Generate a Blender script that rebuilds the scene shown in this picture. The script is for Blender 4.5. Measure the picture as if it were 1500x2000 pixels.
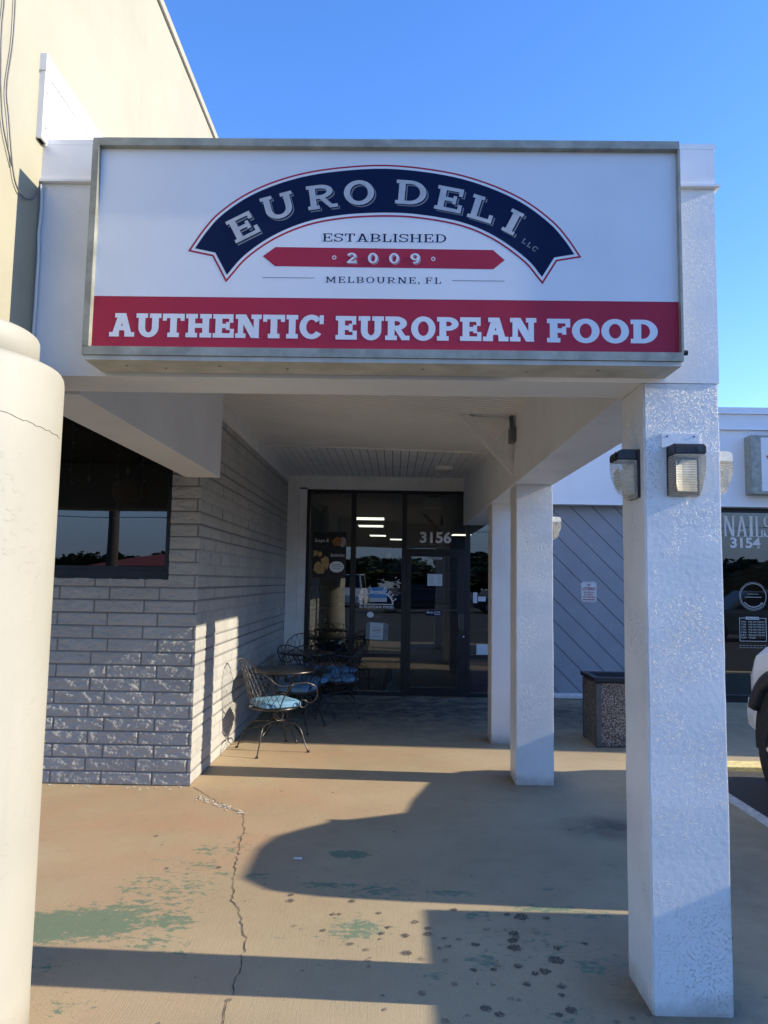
import bpy, bmesh, math, random
from mathutils import Vector, Matrix, noise
R = math.radians
random.seed(7)
for o in list(bpy.data.objects): bpy.data.objects.remove(o)
S = bpy.context.scene
col = S.collection

# ------------------------------------------------------------------ camera
cd = bpy.data.cameras.new('camera')
cam = bpy.data.objects.new('camera', cd); col.objects.link(cam)
cam.matrix_world = Matrix(((0.999763, -0.014922, 0.015869, 0), (0.014419, -0.092693, -0.99559, 0),
                           (0.016328, 0.995583, -0.092456, 1.65), (0, 0, 0, 1)))
cd.sensor_fit = 'HORIZONTAL'; cd.sensor_width = 36; cd.lens = 34.8
cd.clip_start = .05; cd.clip_end = 1000
S.camera = cam

# ------------------------------------------------------------------ sky + sun
SUN_EL = 22.7
w = bpy.data.worlds.new('World'); S.world = w; w.use_nodes = True
nt = w.node_tree; nt.nodes.clear()
sky = nt.nodes.new('ShaderNodeTexSky'); sky.sky_type = 'NISHITA'; sky.sun_disc = False
sky.sun_elevation = R(SUN_EL); sky.sun_rotation = R(92.3)
sky.air_density = 1.0; sky.dust_density = 0.0; sky.ozone_density = 3.0
bg = nt.nodes.new('ShaderNodeBackground'); bg.inputs[1].default_value = .15
wo = nt.nodes.new('ShaderNodeOutputWorld')
hs = nt.nodes.new('ShaderNodeHueSaturation'); hs.inputs['Saturation'].default_value = 1.2
tn = nt.nodes.new('ShaderNodeMixRGB'); tn.blend_type = 'MULTIPLY'; tn.inputs[0].default_value = 1; tn.inputs[2].default_value = (1.02, .94, 1.16, 1)
nt.links.new(sky.outputs[0], hs.inputs['Color']); nt.links.new(hs.outputs[0], tn.inputs[1]); tc = nt.nodes.new('ShaderNodeTexCoord'); sx = nt.nodes.new('ShaderNodeSeparateXYZ'); nt.links.new(tc.outputs['Generated'], sx.inputs[0])
mr = nt.nodes.new('ShaderNodeMapRange'); mr.interpolation_type = 'SMOOTHSTEP'; nt.links.new(sx.outputs[2], mr.inputs[0])
for i_, v_ in ((1, .02), (2, .17), (3, .8), (4, 0.)): mr.inputs[i_].default_value = v_
hz = nt.nodes.new('ShaderNodeMixRGB'); hz.inputs[2].default_value = (.9, 1.6, 2.9, 1)   # clear pale horizon
nt.links.new(mr.outputs[0], hz.inputs[0]); nt.links.new(tn.outputs[0], hz.inputs[1]); nt.links.new(hz.outputs[0], bg.inputs[0]); nt.links.new(bg.outputs[0], wo.inputs[0])
sd = bpy.data.lights.new('sun', 'SUN'); sd.energy = 3.6; sd.angle = R(.5); sd.color = (1, .89, .71)
so = bpy.data.objects.new('sun', sd); col.objects.link(so)
so.location = (20, -1, 12)
sdir = Vector((math.cos(R(SUN_EL)) * -1, math.cos(R(SUN_EL)) * .040, -math.sin(R(SUN_EL))))
so.rotation_euler = sdir.to_track_quat('-Z', 'Y').to_euler()
S.view_settings.view_transform = 'Standard'; S.view_settings.look = 'None'
S.view_settings.exposure = 1.2; S.view_settings.gamma = 1; S.view_settings.use_curve_mapping = False
try:
    S.cycles.use_denoising = True
    S.cycles.max_bounces = 10; S.cycles.transparent_max_bounces = 24
    S.cycles.sample_clamp_indirect = 6
except Exception: pass

# ------------------------------------------------------------------ materials
class N:
    def __init__(s, name):
        s.m = bpy.data.materials.new(name); s.m.use_nodes = True
        s.t = s.m.node_tree; s.n = s.t.nodes; s.b = s.n['Principled BSDF']
    def new(s, typ, **k):
        x = s.n.new('ShaderNode' + typ)
        for a, b in k.items(): setattr(x, a, b)
        return x
    def set(s, node, sock, v):
        if hasattr(v, 'is_linked') or isinstance(v, bpy.types.NodeSocket): s.t.links.new(v, node.inputs[sock])
        else: node.inputs[sock].default_value = v
    def co(s, scale=(1, 1, 1), rot=(0, 0, 0)):
        c = s.new('TexCoord'); mp = s.new('Mapping')
        s.t.links.new(c.outputs['Object'], mp.inputs[0])
        mp.inputs['Scale'].default_value = scale; mp.inputs['Rotation'].default_value = rot
        return mp.outputs[0]
    def noise(s, vec, scale, detail=4, rough=.55):
        x = s.new('TexNoise'); s.set(x, 'Vector', vec); x.inputs['Scale'].default_value = scale
        x.inputs['Detail'].default_value = detail; x.inputs['Roughness'].default_value = rough
        return x.outputs['Fac']
    def ramp(s, fac, stops):
        x = s.new('ValToRGB'); s.t.links.new(fac, x.inputs[0])
        e = x.color_ramp.elements
        while len(e) < len(stops): e.new(.5)
        for q, (p, c) in zip(e, stops):
            q.position = p; q.color = c if len(c) == 4 else (*c, 1)
        return x.outputs[0]
    def mix(s, f, a, b, typ='MIX'):
        x = s.new('MixRGB', blend_type=typ)
        for i, v in enumerate((f, a, b)):
            if isinstance(v, bpy.types.NodeSocket): s.t.links.new(v, x.inputs[i])
            elif i == 0: x.inputs[0].default_value = v
            else: x.inputs[i].default_value = (*v, 1) if len(v) == 3 else v
        return x.outputs[0]
    def math(s, op, a, b=0.):
        x = s.new('Math', operation=op)
        for i, v in enumerate((a, b)):
            if isinstance(v, bpy.types.NodeSocket): s.t.links.new(v, x.inputs[i])
            else: x.inputs[i].default_value = v
        return x.outputs[0]
    def bump(s, h, strength, dist, prev=None):
        x = s.new('Bump'); x.inputs['Strength'].default_value = strength; x.inputs['Distance'].default_value = dist
        s.t.links.new(h, x.inputs['Height'])
        if prev is not None: s.t.links.new(prev, x.inputs['Normal'])
        return x.outputs[0]
    def done(s, color=None, rough=.6, normal=None, metal=0., spec=None):
        b = s.b
        if color is not None: s.set(b, 'Base Color', color if isinstance(color, bpy.types.NodeSocket) else (*color, 1))
        s.set(b, 'Roughness', rough); b.inputs['Metallic'].default_value = metal
        if spec is not None: b.inputs['Specular IOR Level'].default_value = spec
        if normal is not None: s.t.links.new(normal, b.inputs['Normal'])
        return s.m

def plain(name, c, rough=.55, metal=0., var=.12, scale=9., bump=0., bscale=60., spec=None):
    """a painted or plain surface with faint unevenness"""
    n = N(name); v = n.co()
    f = n.noise(v, scale, 5)
    lo = tuple(max(0, x * (1 - var)) for x in c); hi = tuple(min(1, x * (1 + var * .6)) for x in c)
    colr = n.ramp(f, [(.3, lo), (.7, hi)])
    rr = n.ramp(n.noise(v, scale * 2.3, 3), [(.3, (rough * .85,) * 3), (.7, (min(1, rough * 1.12),) * 3)])
    nm = n.bump(n.noise(v, bscale, 3), bump, .004) if bump else None
    return n.done(colr, rr, nm, metal, spec)

def stucco(name, c, rough=.38, strength=.78, scale=135, dist=.0045, dirt=.1):
    n = N(name); v = n.co()
    big = n.noise(v, 2.2, 5); fine = n.noise(v, scale, 5, .65); vo = n.noise(v, scale * .3, 2)
    colr = n.ramp(big, [(.28, tuple(x * (1 - dirt) for x in c)), (.6, c)])
    streak = n.noise(n.co((14, 14, .7)), 1.0, 4)
    colr = n.mix(n.math('MULTIPLY', n.ramp(streak, [(.55, (0, 0, 0)), (.8, (1, 1, 1))]), dirt * 1.3), colr, tuple(x * .55 for x in c))
    clus = n.ramp(n.noise(v, 3.2, 4, .6), [(.45, (.05,) * 3), (.60, (1,) * 3)])
    blob = n.math('MULTIPLY', n.ramp(fine, [(.56, (0,) * 3), (.66, (1,) * 3)]), clus)
    gz = n.new('NewGeometry'); sz_ = n.new('SeparateXYZ'); n.t.links.new(gz.outputs['Position'], sz_.inputs[0])
    low = n.math('ADD', n.math('MULTIPLY', sz_.outputs[2], 4.5), n.math('MULTIPLY', n.noise(v, 7, 6, .7), 1.0))
    colr = n.mix(n.math('MULTIPLY', n.ramp(low, [(.40, (1,) * 3), (.9, (0,) * 3)]), .75), colr, (.30, .25, .18))   # splashed dirt at the foot
    scuff = n.noise(n.co((1, 1, .5)), 9, 7, .75)
    colr = n.mix(n.ramp(scuff, [(.66, (0,) * 3), (.74, (.35,) * 3)]), colr, tuple(x * .6 for x in c))
    h = n.math('ADD', n.math('MULTIPLY', blob, .8), n.math('MULTIPLY', vo, .28))
    return n.done(colr, rough, n.bump(h, strength, dist))

M = {}
M['stucco'] = stucco('white_stucco', (.74, .73, .70))
M['stucco_front'] = stucco('beam_stucco', (.77, .78, .78), .5, .35)
M['cream'] = stucco('cream_stucco', (.355, .33, .235), .6, .3, 34, .004, .11)
M['cream_col'] = stucco('cream_column_stucco', (.345, .33, .275), .6, .4, 34, .004, .10)
M['blue_white'] = stucco('pale_fascia_paint', (.72, .74, .76), .5, .15, 40, .003, .05)
M['trim'] = plain('white_trim_paint', (.74, .73, .69), .5, var=.1, scale=5, bump=.1)
M['white_metal'] = plain('white_flashing', (.80, .80, .80), .35, var=.06, scale=6)
M['alum'] = plain('weathered_aluminium', (.31, .31, .255), .5, .25, var=.3, scale=14, bump=.15, bscale=40)
M['sign_under'] = plain('sign_underside', (.50, .48, .41), .6, var=.25, scale=7)
M['sign_white'] = plain('sign_face_vinyl', (.75, .76, .77), .5, var=.05, scale=3, spec=.15)
M['sign_red'] = plain('sign_red_vinyl', (.42, .03, .06), .5, var=.08, scale=4, spec=.15)
M['sign_navy'] = plain('sign_navy_vinyl', (.005, .013, .05), .5, var=.1, scale=4, spec=.1)
M['sign_grey'] = plain('sign_grey_vinyl', (.50, .49, .48), .4, var=.15, scale=25)
M['sign_grey_dark'] = plain('sign_dark_grey_vinyl', (.20, .20, .20), .4, var=.1, scale=25)
M['bronze'] = plain('dark_bronze_frame', (.017, .018, .020), .35, .4, var=.25, scale=8)
M['iron'] = plain('dark_wrought_iron', (.07, .065, .06), .32, .75, var=.25, scale=30)
M['lampbox'] = plain('bronze_lamp_housing', (.022, .020, .022), .4, .2, var=.2, scale=20)
M['cushion'] = plain('blue_cushion_cloth', (.13, .28, .43), .8, var=.25, scale=14, bump=.3, bscale=220)
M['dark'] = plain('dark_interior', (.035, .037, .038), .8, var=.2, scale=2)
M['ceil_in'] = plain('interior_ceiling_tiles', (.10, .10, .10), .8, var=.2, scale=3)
M['decal'] = plain('white_window_vinyl', (.78, .78, .78), .5, var=.06)
M['letter_pale'] = plain('pale_window_letters', (.66, .64, .62), .5, var=.06)
M['paper'] = plain('paper', (.55, .58, .58), .7, var=.05)
M['red_txt'] = plain('red_print', (.32, .03, .04), .5)
M['black_txt'] = plain('black_print', (.02, .02, .02), .5)
M['rubber'] = plain('tyre_rubber', (.018, .018, .019), .75, var=.3, scale=20, bump=.4, bscale=40)
M['flare'] = plain('black_plastic', (.03, .03, .034), .5, var=.15)
M['car_white'] = plain('white_car_paint', (.74, .74, .73), .22, var=.03, scale=3)
M['car_dark'] = plain('dark_car_paint', (.03, .035, .05), .2, var=.1, scale=3)
M['car_tan'] = plain('tan_car_paint', (.25, .23, .17), .22, var=.05, scale=3)
M['chrome'] = plain('bumper_chrome', (.55, .55, .56), .2, .9, var=.1)
M['car_glass'] = plain('car_window_glass', (.012, .014, .016), .06, var=.1)
M['grey_box'] = plain('grey_conduit', (.14, .14, .145), .5, .3, var=.2)
M['bark'] = plain('tree_bark', (.10, .08, .06), .9, var=.4, scale=12, bump=.6, bscale=14)
M['roof_red'] = plain('red_roof_tiles', (.32, .07, .045), .7, var=.25, scale=6)
M['far_wall'] = plain('far_building_wall', (.45, .42, .36), .8, var=.1)
M['brown'] = plain('brown_board', (.13, .085, .045), .7, var=.25, scale=6)
M['lantern'] = plain('orange_paper', (.62, .20, .05), .7, var=.3, scale=20)
M['blue_print'] = plain('blue_print', (.07, .28, .60), .5, var=.2)
M['green_print'] = plain('green_print', (.10, .30, .20), .6, var=.2)
M['crate'] = plain('maroon_plastic', (.55, .12, .20), .5, var=.15, scale=18)
M['crate_lip'] = plain('tan_crate_band', (.30, .19, .12), .5, var=.15, scale=18)
M['pan'] = plain('pale_plastic', (.48, .55, .55), .5, var=.08)
M['leafcard'] = plain('white_card', (.6, .6, .58), .6)
M['crackdark'] = plain('crack_dirt', (.045, .038, .03), .95, var=.3)
def m_stain(name, c, th, scale):
    n = N(name); v = n.co(); n.done(c, .9)
    k = n.ramp(n.noise(v, scale, 4, .6), [(th - .03, (0,) * 3), (th + .05, (1,) * 3)])
    tr = n.new('BsdfTransparent'); mx = n.new('MixShader'); n.t.links.new(k, mx.inputs[0])
    n.t.links.new(tr.outputs[0], mx.inputs[1]); n.t.links.new(n.b.outputs[0], mx.inputs[2]); n.t.links.new(mx.outputs[0], n.n['Material Output'].inputs[0])
    return n.m
M['gum'] = m_stain('gum_stain', (.11, .095, .075), .46, 170)
M['gum_faint'] = m_stain('faint_gum_stain', (.16, .135, .10), .52, 170)
M['chip'] = plain('paint_chip', (.75, .75, .72), .7)
M['stripe'] = plain('white_road_paint', (.62, .61, .57), .75, var=.3, scale=22, bump=.4, bscale=50)
M['kerb_yellow'] = plain('yellow_kerb_paint', (.82, .68, .30), .75, var=.3, scale=16, bump=.3)
M['lid'] = plain('black_bin_lid', (.02, .022, .028), .4, var=.2)
M['post'] = plain('grey_bin_post', (.075, .08, .09), .5, var=.15)
M['photocell'] = plain('photocell', (.01, .01, .012), .15)

def m_leaf(name, a, b):
    n = N(name); f = n.noise(n.co(), 1.3, 3)
    return n.done(n.ramp(f, [(.35, a), (.65, b)]), .65)
M['leaf'] = m_leaf('tree_leaves', (.02, .035, .013), (.06, .085, .025))

def m_glass(name, tint, ior, wav=0.0):
    n = N(name); n.n.remove(n.b)
    fr = n.new('Fresnel'); fr.inputs[0].default_value = ior
    tr = n.new('BsdfTransparent'); tr.inputs[0].default_value = (*tint, 1)
    gl = n.new('BsdfGlossy'); gl.inputs['Roughness'].default_value = 0.0
    gl.inputs['Color'].default_value = (.95, .97, 1, 1)
    mx = n.new('MixShader'); out = n.n['Material Output']
    if wav:
        bp = n.bump(n.noise(n.co(), .9, 1), wav, .02); n.t.links.new(bp, gl.inputs['Normal'])
    n.t.links.new(fr.outputs[0], mx.inputs[0]); n.t.links.new(tr.outputs[0], mx.inputs[1]); n.t.links.new(gl.outputs[0], mx.inputs[2])
    n.t.links.new(mx.outputs[0], out.inputs[0])
    return n.m
M['glass'] = m_glass('tinted_shop_glass', (.62, .66, .66), 1.75, .12)
M['glass_dark'] = m_glass('dark_shop_glass', (.52, .54, .55), 1.75, .08)

def m_emit(name, c, s):
    n = N(name); n.b.inputs['Base Color'].default_value = (.8, .8, .75, 1)
    n.b.inputs['Emission Color'].default_value = (*c, 1); n.b.inputs['Emission Strength'].default_value = s
    return n.m
M['tube'] = m_emit('lit_ceiling_panel', (1, .93, .75), 1.7)

def m_lens(name):
    n = N(name); v = n.co()
    wv = n.new('TexWave', wave_type='BANDS', bands_direction='Z'); n.t.links.new(v, wv.inputs['Vector'])
    wv.inputs['Scale'].default_value = 32; wv.inputs['Distortion'].default_value = .4; wv.inputs['Detail'].default_value = 1
    n.done((.78, .76, .68), .15, n.bump(wv.outputs['Fac'], .6, .004))
    tr = n.new('BsdfTransparent'); tr.inputs[0].default_value = (.93, .92, .88, 1); mx = n.new('MixShader')
    fr = n.new('Fresnel'); fr.inputs[0].default_value = 1.45
    f = n.math('ADD', n.math('MULTIPLY', fr.outputs[0], .5), n.ramp(wv.outputs['Fac'], [(.2, (.12,) * 3), (.9, (.34,) * 3)]))
    n.t.links.new(f, mx.inputs[0]); n.t.links.new(tr.outputs[0], mx.inputs[1]); n.t.links.new(n.b.outputs[0], mx.inputs[2])
    n.t.links.new(mx.outputs[0], n.n['Material Output'].inputs[0])
    return n.m
M['lens'] = m_lens('prismatic_lamp_lens')
M['reflector'] = plain('cream_lamp_reflector', (.78, .74, .62), .4, var=.25, scale=22)

def m_brick(name):
    n = N(name); v = n.co()
    g = n.noise(v, 26, 5, .7); b = n.noise(v, 1.7, 4)
    c = n.ramp(b, [(.3, (.38, .37, .335)), (.7, (.475, .463, .425))])
    at = n.new('Attribute'); at.attribute_name = 'groove'
    t2 = n.new('Attribute'); t2.attribute_name = 'tint'
    c = n.mix(1., c, n.ramp(t2.outputs['Fac'], [(0, (.80, .80, .81)), (1, (1, 1, 1))]), 'MULTIPLY')
    c = n.mix(n.ramp(n.noise(v, 9, 6, .7), [(.56, (0,) * 3), (.75, (.35,) * 3)]), c, (.22, .215, .2))
    c = n.mix(at.outputs['Fac'], c, (.105, .105, .105))
    return n.done(c, .5, n.bump(g, .55, .006))
M['brick'] = m_brick('grey_painted_block')

def m_soffit_fine():
    n = N('fine_ribbed_soffit'); v = n.co()
    wv = n.new('TexWave', wave_type='BANDS', bands_direction='Y'); n.t.links.new(v, wv.inputs['Vector']); wv.inputs['Scale'].default_value = 4.2
    c = n.ramp(wv.outputs['Fac'], [(0, (.50, .50, .48)), (.16, (.79, .80, .79)), (1, (.81, .82, .81))])
    c = n.mix(n.ramp(n.noise(v, 1.5, 4), [(.35, (.0,) * 3), (.8, (.25,) * 3)]), c, (.45, .42, .36))
    return n.done(c, .55, n.bump(wv.outputs['Fac'], .35, .01))
M['soffit'] = m_soffit_fine()
M['soffit_board'] = plain('soffit_board_paint', (.74, .75, .74), .55, var=.1, scale=3)
M['groove'] = plain('soffit_groove', (.06, .06, .06), .9)
M['siding'] = plain('blue_grey_siding', (.255, .275, .305), .6, var=.1, scale=3, bump=.15, bscale=25)

def m_asphalt():
    n = N('asphalt'); v = n.co()
    c = n.ramp(n.noise(v, 120, 3, .7), [(.3, (.028, .028, .028)), (.62, (.075, .072, .068)), (.78, (.2, .19, .18))])
    return n.done(c, .9, n.bump(n.noise(v, 90, 3), .6, .01))
M['asphalt'] = m_asphalt()

def m_concrete():
    n = N('worn_concrete'); v = n.co()
    at = n.new('Attribute'); at.attribute_name = 'marks'; sp = n.new('SeparateColor'); n.t.links.new(at.outputs['Color'], sp.inputs[0])
    b1 = n.noise(v, .8, 6, .6); b2 = n.noise(v, 6, 6, .65); f = n.noise(v, 160, 3, .7)
    base = n.ramp(b1, [(.3, (.35, .276, .162)), (.7, (.475, .385, .235))])
    org = n.math('MULTIPLY', sp.outputs[1], n.ramp(n.noise(v, 1.7, 5, .6), [(.32, (.25,) * 3), (.62, (1,) * 3)]))
    base = n.mix(n.math('MULTIPLY', org, .85), base, (.46, .28, .165))
    base = n.mix(n.ramp(b2, [(.55, (0,) * 3), (.85, (.4,) * 3)]), base, (.24, .19, .12))
    base = n.mix(n.math('MULTIPLY', sp.outputs[2], n.ramp(n.noise(v, 4, 6, .7), [(.3, (.3,) * 3), (.6, (1,) * 3)])), base, (.055, .05, .045))  # dirt stains, and the rear shade painted in as dark colour
    # chipped remains of green paint
    gn = n.noise(n.co((1, 1.6, 1)), 17, 9, .74)
    gm = n.math('ADD', n.math('MULTIPLY', sp.outputs[0], .48), n.math('SUBTRACT', gn, .74))
    gm = n.ramp(n.math('MULTIPLY', gm, 14.), [(0, (0,) * 3), (1, (1,) * 3)])
    base = n.mix(n.math('MULTIPLY', gm, .78), base, (.09, .185, .12))
    base = n.mix(.35, base, n.ramp(f, [(.3, (.25, .25, .25)), (.7, (.75, .75, .75))]), 'OVERLAY')
    # dark pin holes
    pn = n.noise(v, 55, 2, .5); base = n.mix(n.ramp(pn, [(.70, (0,) * 3), (.76, (.6,) * 3)]), base, (.07, .055, .04))
    broom = n.noise(n.co((160, 7, 1), (0, 0, R(12))), 1., 3)
    h = n.math('ADD', n.math('MULTIPLY', broom, .6), n.math('MULTIPLY', f, .35))
    return n.done(base, n.ramp(b2, [(.3, (.62,) * 3), (.7, (.85,) * 3)]), n.bump(h, .30, .006))
M['concrete'] = m_concrete()

def m_aggregate():
    n = N('exposed_aggregate'); v = n.co()
    vo = n.new('TexVoronoi'); n.t.links.new(v, vo.inputs['Vector']); vo.inputs['Scale'].default_value = 105
    sp = n.new('SeparateColor'); n.t.links.new(vo.outputs['Color'], sp.inputs[0])
    c = n.ramp(sp.outputs[0], [(.0, (.05, .04, .03)), (.3, (.20, .155, .12)), (.6, (.42, .34, .28)), (1, (.68, .60, .53))])
    c = n.mix(n.ramp(vo.outputs['Distance'], [(.35, (0,) * 3), (.6, (.85,) * 3)]), c, (.03, .026, .022))
    inv = n.math('SUBTRACT', 1., vo.outputs['Distance'])
    return n.done(c, .6, n.bump(inv, .8, .01))
M['aggregate'] = m_aggregate()

# ------------------------------------------------------------------ mesh helpers
def bx(bm, x0, x1, y0, y1, z0, z1):
    vs = [bm.verts.new((x, y, z)) for x in (x0, x1) for y in (y0, y1) for z in (z0, z1)]
    for f in ((0, 1, 3, 2), (4, 6, 7, 5), (0, 4, 5, 1), (2, 3, 7, 6), (0, 2, 6, 4), (1, 5, 7, 3)):
        bm.faces.new([vs[i] for i in f])
    return vs

def box(x0, x1, y0, y1, z0, z1, bev=0.):
    bm = bmesh.new(); bx(bm, x0, x1, y0, y1, z0, z1)
    if bev: bmesh.ops.bevel(bm, geom=bm.edges[:], offset=bev, segments=2, affect='EDGES', profile=.5)
    return bm

def prism(bm, pts, a, b, axis='x'):
    """closed outline in the plane across `axis`, pushed from a to b"""
    def p(u, v, t): return {'x': (t, u, v), 'y': (u, t, v), 'z': (u, v, t)}[axis]
    A = [bm.verts.new(p(u, v, a)) for u, v in pts]; B = [bm.verts.new(p(u, v, b)) for u, v in pts]
    bm.faces.new(A); bm.faces.new(B[::-1]); n = len(pts)
    for i in range(n): bm.faces.new((A[i], B[i], B[(i + 1) % n], A[(i + 1) % n]))

def tube(bm, pts, r, seg=8, cyc=False):
    P = [Vector(p) for p in pts]; n = len(P); rings = []
    up = None
    for i in range(n):
        a = P[(i - 1) % n] if (cyc or i > 0) else P[i]; b = P[(i + 1) % n] if (cyc or i < n - 1) else P[i]
        t = (b - a)
        if t.length < 1e-9: t = Vector((0, 0, 1))
        t.normalize()
        if up is None: up = t.orthogonal().normalized()
        else:
            up = up - t * up.dot(t)
            if up.length < 1e-6: up = t.orthogonal()
            up.normalize()
        s = t.cross(up); rr = r[i] if isinstance(r, (list, tuple)) else r
        rings.append([bm.verts.new(P[i] + (up * math.cos(2 * math.pi * k / seg) + s * math.sin(2 * math.pi * k / seg)) * rr) for k in range(seg)])
    for i in range(n if cyc else n - 1):
        A, B = rings[i], rings[(i + 1) % n]
        for k in range(seg): bm.faces.new((A[k], A[(k + 1) % seg], B[(k + 1) % seg], B[k]))
    if not cyc: bm.faces.new(rings[0][::-1]); bm.faces.new(rings[-1])

def spline(pts, k=6, cyc=False):
    P = [Vector(p) for p in pts]; n = len(P); out = []
    for i in range(n if cyc else n - 1):
        p1, p2 = P[i], P[(i + 1) % n]
        p0 = P[(i - 1) % n] if (cyc or i) else p1 * 2 - p2
        p3 = P[(i + 2) % n] if (cyc or i < n - 2) else p2 * 2 - p1
        for j in range(k):
            t = j / k
            out.append(.5 * ((2 * p1) + (p2 - p0) * t + (2 * p0 - 5 * p1 + 4 * p2 - p3) * t * t + (3 * p1 - p0 - 3 * p2 + p3) * t ** 3))
    if not cyc: out.append(P[-1])
    return out

def lathe(bm, prof, cx, cy, seg=32, cap=True):
    rings = [[bm.verts.new((cx + r * math.cos(2 * math.pi * k / seg), cy + r * math.sin(2 * math.pi * k / seg), z)) for k in range(seg)] for r, z in prof]
    for A, B in zip(rings, rings[1:]):
        for k in range(seg): bm.faces.new((A[k], A[(k + 1) % seg], B[(k + 1) % seg], B[k]))
    if cap: bm.faces.new(rings[0][::-1]); bm.faces.new(rings[-1])

def obj(name, bm, mat, parent=None, smooth=False, local=False):
    """ONE mesh object; world-built meshes are moved into the parent's frame"""
    if parent is not None and not local:
        off = Vector((0, 0, 0)); p = parent
        while p is not None: off += p.location; p = p.parent
        bmesh.ops.translate(bm, verts=bm.verts[:], vec=-off)
    bmesh.ops.recalc_face_normals(bm, faces=bm.faces[:])
    me = bpy.data.meshes.new(name); bm.to_mesh(me); bm.free()
    if smooth:
        for f in me.polygons: f.use_smooth = True
    for m in (mat if isinstance(mat, (list, tuple)) else [mat]): me.materials.append(m if not isinstance(m, str) else M[m])
    o = bpy.data.objects.new(name, me); col.objects.link(o)
    if parent is not None: o.parent = parent
    return o

def flat(name, bm, mat, parent=None):   # keeps normals as built (for flat print)
    return obj(name, bm, mat, parent)

def thing(name, label, cat, loc=(0, 0, 0), rz=0, group=None):
    o = bpy.data.objects.new(name, None); col.objects.link(o); o.location = loc; o.rotation_euler = (0, 0, rz)
    o.empty_display_size = .1
    return tag(o, label, cat, group)

def tag(o, label, cat, group=None):
    o['label'] = label; o['category'] = cat; o['kind'] = 'thing'
    if group: o['group'] = group
    return o

def struct(o): o['kind'] = 'structure'; return o

def dup(root, loc, rz, label, group=None, name=None):
    r = root.copy(); col.objects.link(r); r.location = loc; r.rotation_euler = (0, 0, rz); r['label'] = label
    if name: r.name = name
    if group: r['group'] = group
    for ch in list(root.children):
        c = ch.copy(); col.objects.link(c); c.parent = r
        for g in ch.children:
            d = g.copy(); col.objects.link(d); d.parent = c
    return r

# ------------------------------------------------------------------ lettering
def rect(x0, y0, x1, y1): return [(x0, y0), (x1, y0), (x1, y1), (x0, y1)]
def band(cx, cy, ro, ri, a0, a1, n=20):
    out = []
    for i in range(n):
        a, b = R(a0 + (a1 - a0) * i / n), R(a0 + (a1 - a0) * (i + 1) / n)
        out.append([(cx + ri[0] * math.cos(a), cy + ri[1] * math.sin(a)), (cx + ro[0] * math.cos(a), cy + ro[1] * math.sin(a)),
                    (cx + ro[0] * math.cos(b), cy + ro[1] * math.sin(b)), (cx + ri[0] * math.cos(b), cy + ri[1] * math.sin(b))])
    return out
def diag(x0, x1, y0, y1, wd): return [(x0, y0), (x0 + wd, y0), (x1 + wd, y1), (x1, y1)]

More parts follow.
